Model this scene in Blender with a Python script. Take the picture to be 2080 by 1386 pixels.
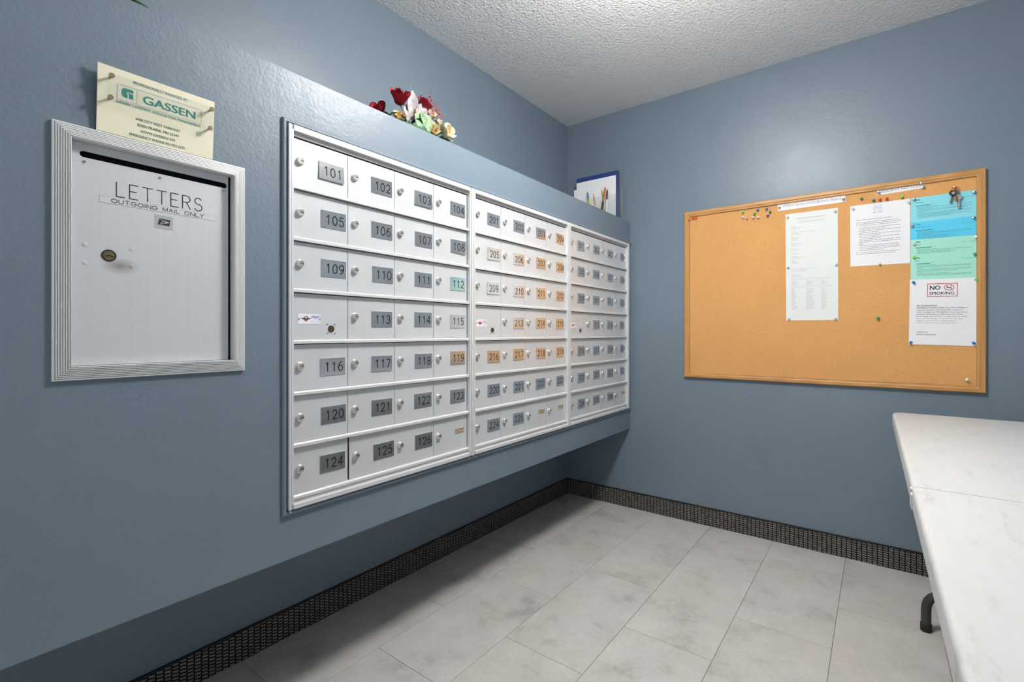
import bpy, bmesh, math, random
from mathutils import Vector, Matrix

# ---------------------------------------------------------------- camera, world, exposure
scene = bpy.context.scene
COL = scene.collection
for o in list(bpy.data.objects):
    bpy.data.objects.remove(o, do_unlink=True)

cam_d = bpy.data.cameras.new('camera')
cam_d.sensor_width = 36.0
cam_d.lens = 977.65 / 2080 * 36.0
cam_d.shift_y = -(693 - 676.07) / 2080
cam_d.clip_start = 0.02
cam = bpy.data.objects.new('camera', cam_d)
cam.location = (1.651, -2.7728, 1.0665)
cam.rotation_euler = (math.pi / 2, 0, 0.65127)
COL.objects.link(cam)
scene.camera = cam

world = bpy.data.worlds.new('world')
scene.world = world
world.use_nodes = True
bg = world.node_tree.nodes['Background']
bg.inputs[0].default_value = (0.96, 0.985, 1.0, 1)
bg.inputs[1].default_value = 0.45

scene.view_settings.view_transform = 'Standard'
scene.view_settings.look = 'None'
scene.view_settings.gamma = 1.0
scene.view_settings.use_curve_mapping = False
scene.view_settings.exposure = 0.95
LAMP_STRENGTH = 72.0

# ---------------------------------------------------------------- dimensions
D = 0.4443            # front plane of the bulkhead
H = 2.44              # ceiling
W = 2.50              # right wall
Y0 = -4.0             # open end behind the camera
BT, BB = 1.7407, 0.4833   # bulkhead top / bottom

# ---------------------------------------------------------------- helpers
def hexlin(r, g, b):
    f = lambda c: (c / 255 / 12.92) if c / 255 <= 0.04045 else ((c / 255 + 0.055) / 1.055) ** 2.4
    return (f(r), f(g), f(b), 1)

def mat(name, col, rough=0.5, metal=0.0, spec=0.5, **kw):
    m = bpy.data.materials.new(name)
    m.use_nodes = True
    b = m.node_tree.nodes['Principled BSDF']
    b.inputs['Base Color'].default_value = col
    b.inputs['Roughness'].default_value = rough
    b.inputs['Metallic'].default_value = metal
    b.inputs['Specular IOR Level'].default_value = spec
    for k, v in kw.items():
        b.inputs[k].default_value = v
    return m

def nodes(m):
    nt = m.node_tree
    return nt, nt.nodes, nt.links, nt.nodes['Principled BSDF']

def coords(nt, scale=(1, 1, 1), kind='Object', loc=(0, 0, 0)):
    tc = nt.nodes.new('ShaderNodeTexCoord')
    mp = nt.nodes.new('ShaderNodeMapping')
    mp.inputs['Scale'].default_value = scale
    mp.inputs['Location'].default_value = loc
    nt.links.new(tc.outputs[kind], mp.inputs[0])
    return mp.outputs[0]

def noise(nt, vec, scale, detail=3, rough=0.55):
    n = nt.nodes.new('ShaderNodeTexNoise')
    n.inputs['Scale'].default_value = scale
    n.inputs['Detail'].default_value = detail
    n.inputs['Roughness'].default_value = rough
    nt.links.new(vec, n.inputs['Vector'])
    return n.outputs['Fac']

def ramp(nt, fac, stops):
    r = nt.nodes.new('ShaderNodeValToRGB')
    e = r.color_ramp.elements
    while len(e) < len(stops):
        e.new(0.5)
    for i, (p, c) in enumerate(stops):
        e[i].position = p
        e[i].color = c
    nt.links.new(fac, r.inputs[0])
    return r.outputs[0]

def bump(nt, h, strength, dist):
    b = nt.nodes.new('ShaderNodeBump')
    b.inputs['Strength'].default_value = strength
    b.inputs['Distance'].default_value = dist
    nt.links.new(h, b.inputs['Height'])
    nt.links.new(b.outputs[0], nt.nodes['Principled BSDF'].inputs['Normal'])

class MB:
    """collects geometry; faces carry a material slot"""
    def __init__(s):
        s.v, s.f, s.m = [], [], []
    def add(s, verts, faces, mi=0, T=None):
        n = len(s.v)
        s.v += [tuple(T(*p)) if T else tuple(p) for p in verts]
        s.f += [tuple(i + n for i in f) for f in faces]
        s.m += [mi] * len(faces)
        return s
    def box(s, a, b, mi=0, T=None):
        x0, x1 = sorted((a[0], b[0])); y0, y1 = sorted((a[1], b[1])); z0, z1 = sorted((a[2], b[2]))
        v = [(x0, y0, z0), (x1, y0, z0), (x1, y1, z0), (x0, y1, z0), (x0, y0, z1), (x1, y0, z1), (x1, y1, z1), (x0, y1, z1)]
        return s.add(v, [(3, 2, 1, 0), (4, 5, 6, 7), (0, 1, 5, 4), (1, 2, 6, 5), (2, 3, 7, 6), (3, 0, 4, 7)], mi, T)
    def lathe(s, prof, n=16, mi=0, T=None, cap0=True, cap1=True):
        """prof: (radius, height) pairs about local +Z"""
        v, f = [], []
        for r, h in prof:
            v += [(r * math.cos(2 * math.pi * k / n), r * math.sin(2 * math.pi * k / n), h) for k in range(n)]
        for j in range(len(prof) - 1):
            for k in range(n):
                a, b = j * n + k, j * n + (k + 1) % n
                f.append((a, b, b + n, a + n))
        if cap0: f.append(tuple(range(n - 1, -1, -1)))
        if cap1: f.append(tuple((len(prof) - 1) * n + k for k in range(n)))
        return s.add(v, f, mi, T)
    def tube(s, pts, r, n=10, mi=0, T=None):
        pts = [Vector(p) for p in pts]
        rs = r if isinstance(r, (list, tuple)) else [r] * len(pts)
        v, f = [], []
        up = None
        for i, p in enumerate(pts):
            d = (pts[min(i + 1, len(pts) - 1)] - pts[max(i - 1, 0)]).normalized()
            if up is None:
                up = d.orthogonal().normalized()
            up = (up - d * up.dot(d)).normalized()
            q = d.cross(up)
            v += [tuple(p + rs[i] * (up * math.cos(2 * math.pi * k / n) + q * math.sin(2 * math.pi * k / n))) for k in range(n)]
        for j in range(len(pts) - 1):
            for k in range(n):
                a, b = j * n + k, j * n + (k + 1) % n
                f.append((a, b, b + n, a + n))
        f.append(tuple(range(n - 1, -1, -1)))
        f.append(tuple((len(pts) - 1) * n + k for k in range(n)))
        return s.add(v, f, mi, T)
    def poly(s, pts, h, mi=0, T=None):
        return s.add([(x, y, h) for x, y in pts], [tuple(range(len(pts)))], mi, T)
    def quad(s, x0, y0, x1, y1, h, mi=0, T=None):
        return s.poly([(x0, y0), (x1, y0), (x1, y1), (x0, y1)], h, mi, T)
    def stroke(s, pts, w, h, mi=0, T=None, closed=False):
        """flat ribbon along 2-D points with round joints"""
        if closed: pts = list(pts) + [pts[0]]
        for (ax, ay), (bx, by) in zip(pts[:-1], pts[1:]):
            dx, dy = bx - ax, by - ay
            l = math.hypot(dx, dy)
            if l < 1e-9: continue
            nx, ny = -dy / l * w / 2, dx / l * w / 2
            ex, ey = dx / l * w * 0.3, dy / l * w * 0.3
            s.poly([(ax - nx - ex, ay - ny - ey), (bx - nx + ex, by - ny + ey), (bx + nx + ex, by + ny + ey), (ax + nx - ex, ay + ny - ey)], h, mi, T)
        return s
    def build(s, name, mats, parent=None, origin=None, smooth=False, bevel=0):
        base = Vector(WORLD_AT.get(parent.name, (0, 0, 0))) if parent else Vector((0, 0, 0))
        og = Vector(origin) if origin is not None else base
        me = bpy.data.meshes.new(name)
        me.from_pydata([tuple(Vector(p) - og) for p in s.v], [], s.f)
        if not isinstance(mats, (list, tuple)): mats = [mats]
        for m in mats: me.materials.append(m)
        me.polygons.foreach_set('material_index', s.m)
        if smooth:
            me.polygons.foreach_set('use_smooth', [True] * len(me.polygons))
        bm = bmesh.new(); bm.from_mesh(me)
        if bevel:
            bmesh.ops.bevel(bm, geom=[e for e in bm.edges if len(e.link_faces) == 2 and e.calc_face_angle(0) > 0.6], offset=bevel, segments=2, profile=0.6, affect='EDGES')
        bmesh.ops.recalc_face_normals(bm, faces=[f for f in bm.faces]) if s.closed() else None
        bm.to_mesh(me); bm.free()
        if smooth and smooth != 'all':
            me.set_sharp_from_angle(angle=math.radians(40))
        me.update()
        ob_ = link(name, me, parent, og)
        if smooth == 'all':
            sm_ = ob_.modifiers.new('soft', 'SUBSURF'); sm_.levels = 1; sm_.render_levels = 1
        return ob_
    def closed(s):
        return getattr(s, 'recalc', True)

WORLD_AT = {}
def link(name, data, parent=None, at=(0, 0, 0)):
    o = bpy.data.objects.new(name, data)
    COL.objects.link(o)
    base = Vector(WORLD_AT.get(parent.name, (0, 0, 0))) if parent else Vector((0, 0, 0))
    o.parent = parent
    o.location = Vector(at) - base
    WORLD_AT[o.name] = tuple(at)
    return o

def tag(o, label=None, cat=None, group=None, kind=None):
    if label: o['label'] = label
    if cat: o['category'] = cat
    if group: o['group'] = group
    if kind: o['kind'] = kind
    return o

def thing(name, at, label, cat, group=None):
    o = link(name, None, None, at)
    o.empty_display_size = 0.05
    return tag(o, label, cat, group)

def struct(o):
    o['kind'] = 'structure'
    return o

def flat(mb):      # printed faces: keep the winding as it is
    mb.recalc = False
    return mb

# planes:  local (u, v, h) -> world
def on_left(x):            # u = world y, v = world z, h out of the wall
    return lambda u, v, h=0.0: (x + h, u, v)
def on_back(y):            # u = world x, v = world z, h out of the wall
    return lambda u, v, h=0.0: (u, y - h, v)

# ---------------------------------------------------------------- lettering
def arc(cx, cy, rx, ry, a0, a1, n=10):
    return [(cx + rx * math.cos(math.radians(a0 + (a1 - a0) * k / n)), cy + ry * math.sin(math.radians(a0 + (a1 - a0) * k / n))) for k in range(n + 1)]
GLYPH = {   # single-stroke engraving alphabet, cap height 1
    '0': (0.62, [arc(.31, .5, .30, .5, 0, 360, 22)]),
    '1': (0.34, [[(.02, .80), (.22, 1), (.22, 0)]]),
    '2': (0.60, [arc(.30, .70, .28, .30, 165, -28, 10) + [(.02, 0), (.60, 0)]]),
    '3': (0.60, [arc(.29, .755, .25, .245, 155, -90, 10) + arc(.29, .255, .29, .255, 90, -160, 12)]),
    '4': (0.64, [[(.46, 0), (.46, 1), (.02, .30), (.64, .30)]]),
    '5': (0.60, [[(.54, 1), (.12, 1), (.07, .56)] + arc(.29, .32, .29, .32, 128, -155, 13)]),
    '6': (0.60, [arc(.55, .40, .53, .60, 95, 180, 7) + arc(.30, .30, .28, .30, 180, 540, 18)]),
    '7': (0.58, [[(.02, 1), (.57, 1), (.20, 0)]]),
    '8': (0.60, [arc(.30, .76, .23, .24, 0, 360, 16), arc(.30, .265, .29, .265, 0, 360, 18)]),
    '9': (0.60, [arc(.05, .60, .53, .60, -85, 0, 7) + arc(.30, .70, .28, .30, 0, 360, 18)]),
    'L': (0.52, [[(0, 1), (0, 0), (.52, 0)]]),
    'E': (0.54, [[(.54, 1), (0, 1), (0, 0), (.54, 0)], [(0, .52), (.44, .52)]]),
    'T': (0.66, [[(0, 1), (.66, 1)], [(.33, 1), (.33, 0)]]),
    'R': (0.58, [[(0, 0), (0, 1), (.32, 1)] + arc(.32, .75, .24, .25, 90, -90, 8) + [(0, .5)], [(.30, .5), (.58, 0)]]),
    'S': (0.60, [arc(.30, .755, .26, .245, 30, 265, 10) + arc(.30, .26, .29, .26, 85, -155, 11)]),
    'O': (0.80, [arc(.40, .5, .40, .5, 0, 360, 22)]),
    'U': (0.66, [[(0, 1), (0, .33)] + arc(.33, .33, .33, .33, 180, 360, 10) + [(.66, 1)]]),
    'G': (0.76, [arc(.40, .5, .40, .5, 38, 335, 16) + [(.76, .45), (.44, .45)]]),
    'I': (0.04, [[(.02, 0), (.02, 1)]]),
    'N': (0.64, [[(0, 0), (0, 1), (.64, 0), (.64, 1)]]),
    'M': (0.74, [[(0, 0), (0, 1), (.37, .15), (.74, 1), (.74, 0)]]),
    'A': (0.68, [[(0, 0), (.34, 1), (.68, 0)], [(.12, .34), (.56, .34)]]),
    'Y': (0.64, [[(0, 1), (.32, .48), (.64, 1)], [(.32, .48), (.32, 0)]]),
    ' ': (0.40, []),
}
def stroke_text(mb, txt, x0, y0, width, height, w, h, mi=0, T=None, gap=0.22):
    tot = sum(GLYPH[c][0] for c in txt) + gap * (len(txt) - 1)
    k = width / tot
    x = x0
    for c in txt:
        gw, strokes = GLYPH[c]
        for st in strokes:
            mb.stroke([(x + px * k, y0 + py * height) for px, py in st], w, h, mi, T)
        x += (gw + gap) * k

_fonts = {}
def font_mesh(txt, bold=0.0, res=3):
    key = (txt, bold, res)
    if key in _fonts: return _fonts[key]
    cu = bpy.data.curves.new('t', 'FONT')
    cu.body = txt
    cu.resolution_u = res
    cu.offset = bold
    ob = bpy.data.objects.new('t', cu)
    COL.objects.link(ob)
    dg = bpy.context.evaluated_depsgraph_get()
    me = bpy.data.meshes.new_from_object(ob.evaluated_get(dg))
    vs = [(v.co.x, v.co.y) for v in me.vertices]
    fs = [tuple(p.vertices) for p in me.polygons]
    bpy.data.objects.remove(ob, do_unlink=True)
    bpy.data.meshes.remove(me)
    bpy.data.curves.remove(cu)
    _fonts[key] = (vs, fs)
    return vs, fs
def font_text(mb, txt, x0, y0, width, height, h, mi=0, T=None, bold=0.0, res=3):
    """text fitted to a box: x0..x0+width, caps from y0 to y0+height"""
    vs, fs = font_mesh(txt, 0.0, res)
    xs = [v[0] for v in vs]
    cap = max(v[1] for v in font_mesh('H', 0.0, res)[0])
    a, b = min(xs), max(xs)
    kx, ky = width / (b - a), height / cap
    offs = [(0, 0)] if bold <= 0 else [(-bold, -bold * 0.5), (bold, -bold * 0.5), (-bold, bold * 0.5), (bold, bold * 0.5)]
    for q, (ox, oy) in enumerate(offs):      # heavier weights: the glyph struck several times
        mb.add([(x0 + (x + ox - a) * kx, y0 + (y + oy) * ky, h + q * 0.00002) for x, y in vs], fs, mi, T)

def word_line(mb, rng, x0, x1, y, hgt, h, mi=0, T=None):
    """a line of print too small to read"""
    x = x0
    while x < x1 - 0.01:
        w = min(rng.uniform(0.02, 0.085), x1 - x)
        mb.quad(x, y, x + w, y + hgt * 0.75, h, mi, T)
        x += w + 0.008

# ---------------------------------------------------------------- materials
WALL = mat('blue_grey_wall_paint', hexlin(110, 125, 138), 0.4)
nt, N, L, B = nodes(WALL)
c = coords(nt)
n1 = noise(nt, c, 130, 2, 0.5); n2 = noise(nt, c, 28, 2, 0.5); n3 = noise(nt, c, 2.2, 3)
mx = N.new('ShaderNodeMath'); mx.operation = 'MULTIPLY_ADD'; mx.inputs[1].default_value = 0.6
L.new(n1, mx.inputs[0]); L.new(n2, mx.inputs[2])
bump(nt, mx.outputs[0], 0.45, 0.0018)
L.new(ramp(nt, n3, [(0.3, hexlin(108, 123, 136)), (0.7, hexlin(112, 127, 140))]), B.inputs['Base Color'])
L.new(ramp(nt, noise(nt, c, 5, 3), [(0.3, (0.38,) * 3 + (1,)), (0.7, (0.46,) * 3 + (1,))]), B.inputs['Roughness'])

CEIL = mat('stippled_white_ceiling', hexlin(250, 250, 250), 0.7, spec=0.3)
nt, N, L, B = nodes(CEIL)
c = coords(nt)
vo = N.new('ShaderNodeTexVoronoi'); vo.inputs['Scale'].default_value = 95; vo.feature = 'SMOOTH_F1'
L.new(c, vo.inputs['Vector'])
na = noise(nt, c, 120, 4, 0.65)
ad = N.new('ShaderNodeMath'); ad.operation = 'MULTIPLY_ADD'; ad.inputs[1].default_value = -0.7
L.new(vo.outputs['Distance'], ad.inputs[0]); L.new(na, ad.inputs[2])
bump(nt, ad.outputs[0], 1.0, 0.012)

TILE = mat('grey_stone_look_tile', hexlin(190, 187, 181), 0.42, spec=0.4)
nt, N, L, B = nodes(TILE)
oi = N.new('ShaderNodeObjectInfo')
tc = N.new('ShaderNodeTexCoord')
vm = N.new('ShaderNodeVectorMath'); vm.operation = 'MULTIPLY_ADD'
vm.inputs[1].default_value = (31.0, 17.0, 7.0)
L.new(oi.outputs['Random'], vm.inputs[0]); L.new(tc.outputs['Object'], vm.inputs[2])
na = noise(nt, vm.outputs[0], 5.5, 8, 0.68)
nb = noise(nt, vm.outputs[0], 2.4, 4, 0.55)
nc = noise(nt, vm.outputs[0], 70, 4, 0.6)
base = ramp(nt, na, [(0.30, hexlin(164, 161, 156)), (0.45, hexlin(190, 188, 184)), (0.66, hexlin(200, 198, 195))])
warm = ramp(nt, nb, [(0.40, (1, 1, 1, 1)), (0.72, (1.0, 0.955, 0.91, 1))])
m1 = N.new('ShaderNodeMixRGB'); m1.blend_type = 'MULTIPLY'; m1.inputs[0].default_value = 0.8
L.new(base, m1.inputs[1]); L.new(warm, m1.inputs[2])
m2 = N.new('ShaderNodeMixRGB'); m2.blend_type = 'MULTIPLY'; m2.inputs[0].default_value = 1
L.new(m1.outputs[0], m2.inputs[1])
L.new(ramp(nt, nc, [(0.3, (0.93,) * 3 + (1,)), (0.65, (1.02,) * 3 + (1,))]), m2.inputs[2])
L.new(m2.outputs[0], B.inputs['Base Color'])
bump(nt, na, 0.12, 0.002)
GROUT = mat('grey_grout', hexlin(120, 117, 112), 0.9)

WEAVE = mat('black_grey_woven_base', hexlin(40, 38, 36), 0.9, spec=0.15)
nt, N, L, B = nodes(WEAVE)
tc = N.new('ShaderNodeTexCoord')
sx = N.new('ShaderNodeSeparateXYZ'); L.new(tc.outputs['Object'], sx.inputs[0])
along = N.new('ShaderNodeMath'); along.operation = 'ADD'
L.new(sx.outputs[0], along.inputs[0]); L.new(sx.outputs[1], along.inputs[1])
cb = N.new('ShaderNodeCombineXYZ')
sk = N.new('ShaderNodeMath'); sk.operation = 'MULTIPLY_ADD'; sk.inputs[1].default_value = 0.22
L.new(along.outputs[0], sk.inputs[0]); L.new(sx.outputs[2], sk.inputs[2])
L.new(along.outputs[0], cb.inputs[1]); L.new(sk.outputs[0], cb.inputs[0])
br = N.new('ShaderNodeTexBrick')
br.offset = 0.5
br.inputs['Scale'].default_value = 1.0
br.inputs['Brick Width'].default_value = 0.0105
br.inputs['Row Height'].default_value = 0.0195
br.inputs['Mortar Size'].default_value = 0.0021
br.inputs['Mortar Smooth'].default_value = 0.2
br.inputs['Color1'].default_value = hexlin(150, 145, 139)
br.inputs['Color2'].default_value = hexlin(122, 118, 113)
br.inputs['Mortar'].default_value = hexlin(22, 21, 20)
L.new(cb.outputs[0], br.inputs['Vector'])
fib = noise(nt, coords(nt, (420, 420, 900)), 1.0, 3, 0.7)
mm = N.new('ShaderNodeMixRGB'); mm.blend_type = 'MULTIPLY'; mm.inputs[0].default_value = 0.9
L.new(br.outputs['Color'], mm.inputs[1])
L.new(ramp(nt, fib, [(0.38, (0.25,) * 3 + (1,)), (0.62, (1.25,) * 3 + (1,))]), mm.inputs[2])
L.new(mm.outputs[0], B.inputs['Base Color'])
bump(nt, br.outputs['Fac'], -0.5, 0.002)
BASECAP = mat('black_vinyl_cap', hexlin(24, 23, 22), 0.6)

ALU = mat('satin_aluminium', hexlin(224, 225, 226), 0.36, 0.25)
nt, N, L, B = nodes(ALU)
st = noise(nt, coords(nt, (60, 900, 6)), 1.0, 3, 0.6)
L.new(ramp(nt, st, [(0.3, hexlin(212, 214, 216)), (0.7, hexlin(217, 219, 221))]), B.inputs['Base Color'])
FRAME_ALU = mat('white_aluminium_frame', hexlin(220, 221, 221), 0.36, 0.2)
PLATE = mat('brushed_steel_plate', hexlin(168, 174, 178), 0.17, 0.86)
nt, N, L, B = nodes(PLATE)
st = noise(nt, coords(nt, (60, 60, 1500)), 1.0, 3, 0.6)
L.new(ramp(nt, st, [(0.3, (0.09,) * 3 + (1,)), (0.7, (0.19,) * 3 + (1,))]), B.inputs['Roughness'])
L.new(ramp(nt, st, [(0.3, hexlin(222, 224, 226)), (0.7, hexlin(236, 238, 239))]), B.inputs['Base Color'])
INK = mat('black_ink', hexlin(34, 34, 36), 0.6)
ENGRAVE = mat('engraved_dark_fill', hexlin(22, 24, 27), 0.8, spec=0.15)
CHROME = mat('nickel_lock', hexlin(220, 217, 210), 0.26, 0.7)
DARK = mat('dark_gap', hexlin(20, 20, 21), 0.9, spec=0.1)
KEYWAY = mat('keyway_black', hexlin(22, 20, 18), 0.7)
BRASS = mat('aged_brass', hexlin(150, 128, 92), 0.32, 0.9)
PALEBRASS = mat('pale_brass_holder', hexlin(216, 196, 140), 0.38, 0.6)
nt, N, L, B = nodes(PALEBRASS)
L.new(ramp(nt, noise(nt, coords(nt), 160, 3), [(0.35, hexlin(196, 172, 112)), (0.65, hexlin(232, 218, 176))]), B.inputs['Base Color'])
STICKER = mat('white_foil_sticker', hexlin(238, 238, 244), 0.35)
EMB_GREY = mat('emblem_grey', hexlin(120, 112, 110), 0.5)
EMB_RED = mat('emblem_red', hexlin(176, 70, 66), 0.5)
EMB_BLUE = mat('emblem_blue', hexlin(96, 96, 158), 0.5)
TAPE = mat('clear_tape', hexlin(214, 215, 217), 0.25)
TAPEEDGE = mat('tape_edge', hexlin(176, 177, 180), 0.4)

SMUDGE = mat('letter_door_aluminium', hexlin(214, 215, 217), 0.36, 0.25)
nt, N, L, B = nodes(SMUDGE)
st = noise(nt, coords(nt, (10, 260, 2.5)), 1.0, 4, 0.6)
L.new(ramp(nt, st, [(0.3, hexlin(212, 213, 215)), (0.7, hexlin(217, 218, 220))]), B.inputs['Base Color'])

tcs = coords(nt, (1, 30, 55), 'Object', (0, 30 * 0.0655, -55 * 0.2245))
mpr = N.new('ShaderNodeMapping'); mpr.inputs['Scale'].default_value = (0, 1, 1); mpr.inputs['Rotation'].default_value = (0.5, 0, 0)
L.new(tcs, mpr.inputs[0])
gr = N.new('ShaderNodeTexGradient'); gr.gradient_type = 'SPHERICAL'
L.new(mpr.outputs[0], gr.inputs[0])
mm = N.new('ShaderNodeMixRGB'); mm.inputs[2].default_value = hexlin(120, 116, 104)
ms = N.new('ShaderNodeMath'); ms.operation = 'MULTIPLY'; ms.inputs[1].default_value = 0.8
L.new(gr.outputs['Fac'], ms.inputs[0]); L.new(ms.outputs[0], mm.inputs[0])
L.new(B.inputs['Base Color'].links[0].from_socket, mm.inputs[1]); L.new(mm.outputs[0], B.inputs['Base Color'])

CREAM = mat('cream_sign_panel', hexlin(240, 234, 208), 0.45)
TEAL = mat('teal_print', hexlin(0, 132, 116), 0.5)
DGREEN = mat('green_print', hexlin(34, 104, 92), 0.5)
ACRYLIC = mat('clear_acrylic', (1, 1, 1, 1), 0.05)
nt, N, L, B = nodes(ACRYLIC)
tb = N.new('ShaderNodeBsdfTransparent'); tb.inputs[0].default_value = (0.97, 0.98, 0.98, 1)
mxs = N.new('ShaderNodeMixShader'); mxs.inputs[0].default_value = 0.06
gl = N.new('ShaderNodeBsdfGlossy'); gl.inputs['Roughness'].default_value = 0.04
L.new(tb.outputs[0], mxs.inputs[1]); L.new(gl.outputs[0], mxs.inputs[2])
L.new(mxs.outputs[0], N['Material Output'].inputs[0])
STAND = mat('brushed_bronze', hexlin(168, 146, 122), 0.35, 0.7)

def oak(name, sc):
    m = mat(name, hexlin(190, 140, 80), 0.42)
    nt, N, L, B = nodes(m)
    c = coords(nt, sc)
    a = noise(nt, c, 1.0, 5, 0.62)
    wv = N.new('ShaderNodeTexWave'); wv.inputs['Scale'].default_value = 0.9; wv.inputs['Distortion'].default_value = 7
    wv.inputs['Detail'].default_value = 3
    L.new(c, wv.inputs['Vector'])
    mxx = N.new('ShaderNodeMixRGB'); mxx.inputs[0].default_value = 0.15
    L.new(a, mxx.inputs[1]); L.new(wv.outputs['Fac'], mxx.inputs[2])
    L.new(ramp(nt, mxx.outputs[0], [(0.25, hexlin(158, 112, 60)), (0.5, hexlin(188, 138, 78)), (0.8, hexlin(204, 158, 98))]), B.inputs['Base Color'])
    bump(nt, a, 0.15, 0.001)
    return m
OAKH = oak('oak_rail_grain', (2.5, 120, 120))
OAKV = oak('oak_stile_grain', (120, 120, 2.5))
CORK = mat('cork', hexlin(206, 152, 92), 0.85, spec=0.2)
nt, N, L, B = nodes(CORK)
c = coords(nt)
na = noise(nt, c, 420, 3, 0.7); nb = noise(nt, c, 3, 3)
k1 = ramp(nt, na, [(0.28, hexlin(186, 130, 74)), (0.48, hexlin(212, 158, 99)), (0.72, hexlin(224, 174, 116))])
k2 = ramp(nt, nb, [(0.3, (0.95, 0.94, 0.92, 1)), (0.7, (1.03, 1.03, 1.03, 1))])
mm = N.new('ShaderNodeMixRGB'); mm.blend_type = 'MULTIPLY'; mm.inputs[0].default_value = 1
L.new(k1, mm.inputs[1]); L.new(k2, mm.inputs[2]); L.new(mm.outputs[0], B.inputs['Base Color'])
bump(nt, na, 0.3, 0.001)

PAPER = mat('white_paper', hexlin(236, 236, 238), 0.7, spec=0.3)
PAPER2 = mat('off_white_paper', hexlin(228, 231, 228), 0.7, spec=0.3)
CYAN_L = mat('light_cyan_paper', hexlin(138, 216, 226), 0.7, spec=0.3)
CYAN = mat('bright_cyan_paper', hexlin(92, 205, 236), 0.7, spec=0.3)
MINT = mat('mint_paper', hexlin(166, 226, 206), 0.7, spec=0.3)
GREYINK = mat('grey_print', hexlin(140, 142, 148), 0.7)
MIDINK = mat('mid_grey_print', hexlin(112, 114, 122), 0.7)
PALEINK = mat('pale_print', hexlin(188, 190, 193), 0.7)
CYINK = mat('print_on_cyan', hexlin(62, 118, 130), 0.7)
REDINK = mat('red_print', hexlin(190, 62, 66), 0.6)
BLUEINK = mat('pale_blue_print', hexlin(150, 168, 206), 0.7)

PINC = {
    'red': mat('red_plastic', hexlin(212, 62, 44), 0.3), 'blue': mat('blue_plastic', hexlin(36, 110, 166), 0.3),
    'green': mat('green_plastic', hexlin(34, 146, 84), 0.3), 'lime': mat('lime_plastic', hexlin(122, 206, 70), 0.3),
    'light green': mat('light_green_plastic', hexlin(110, 206, 122), 0.3), 'teal': mat('teal_plastic', hexlin(36, 118, 116), 0.3),
    'purple': mat('purple_plastic', hexlin(92, 62, 148), 0.3), 'pink': mat('pink_plastic', hexlin(226, 158, 158), 0.3),
    'white': mat('white_plastic', hexlin(236, 236, 236), 0.3), 'clear': mat('clear_plastic', hexlin(214, 217, 218), 0.12),
    'silver': mat('silver_metal', hexlin(190, 190, 192), 0.2, 1.0), 'gold': mat('gold_metal', hexlin(226, 176, 60), 0.22, 1.0),
}
STEEL = mat('steel', hexlin(186, 184, 182), 0.28, 1.0)
BLACKP = mat('black_plastic', hexlin(28, 28, 30), 0.4)
GREYKEY = mat('grey_key_metal', hexlin(150, 146, 146), 0.3, 0.9)
BROWNKEY = mat('bronze_key_metal', hexlin(120, 100, 84), 0.35, 0.8)

TABLE = mat('white_moulded_plastic', hexlin(228, 228, 226), 0.42)
nt, N, L, B = nodes(TABLE)
c = coords(nt, (30, 8, 8))
L.new(ramp(nt, noise(nt, c, 1.0, 6, 0.72), [(0.28, hexlin(178, 178, 176)), (0.42, hexlin(198, 198, 197)), (0.7, hexlin(203, 203, 203))]), B.inputs['Base Color'])
bump(nt, noise(nt, coords(nt), 220, 2), 0.12, 0.001)
LEGM = mat('charcoal_powder_coat', hexlin(58, 56, 54), 0.45)
RUBBER = mat('black_rubber', hexlin(40, 39, 38), 0.7)

ROSE = mat('crimson_silk', hexlin(168, 14, 40), 0.6, spec=0.3)
ROSED = mat('dark_crimson_silk', hexlin(104, 10, 26), 0.6, spec=0.3)
CREAMF = mat('cream_silk', hexlin(240, 228, 196), 0.65, spec=0.3)
PEACHF = mat('peach_silk', hexlin(226, 190, 138), 0.65, spec=0.3)
LEAFG = mat('sage_green_leaf', hexlin(150, 184, 146), 0.6, spec=0.3)
LEAFD = mat('deep_green_leaf', hexlin(58, 92, 56), 0.6, spec=0.3)
LEAFS = mat('dusty_silver_leaf', hexlin(198, 186, 188), 0.6, spec=0.3)
for m_, c0, c1 in ((LEAFG, hexlin(104, 136, 98), hexlin(150, 176, 138)), (LEAFS, hexlin(140, 132, 136), hexlin(192, 184, 184)), (CREAMF, hexlin(228, 208, 160), hexlin(246, 238, 220)), (PEACHF, hexlin(206, 166, 104), hexlin(238, 212, 166))):
    nt, N, L, B = nodes(m_)
    L.new(ramp(nt, noise(nt, coords(nt), 60, 4), [(0.35, c0), (0.65, c1)]), B.inputs['Base Color'])
BERRY = mat('red_berry_sprig', hexlin(176, 62, 58), 0.5)
STEMG = mat('dark_green_stem', hexlin(52, 66, 44), 0.6)
NAVY = mat('navy_cover', hexlin(38, 58, 116), 0.4)
ORANGE = mat('orange_barrel', hexlin(232, 106, 40), 0.35)
BLUEP = mat('sky_blue_barrel', hexlin(86, 166, 208), 0.35)
YELLOWP = mat('yellow_barrel', hexlin(236, 218, 92), 0.4)

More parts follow.
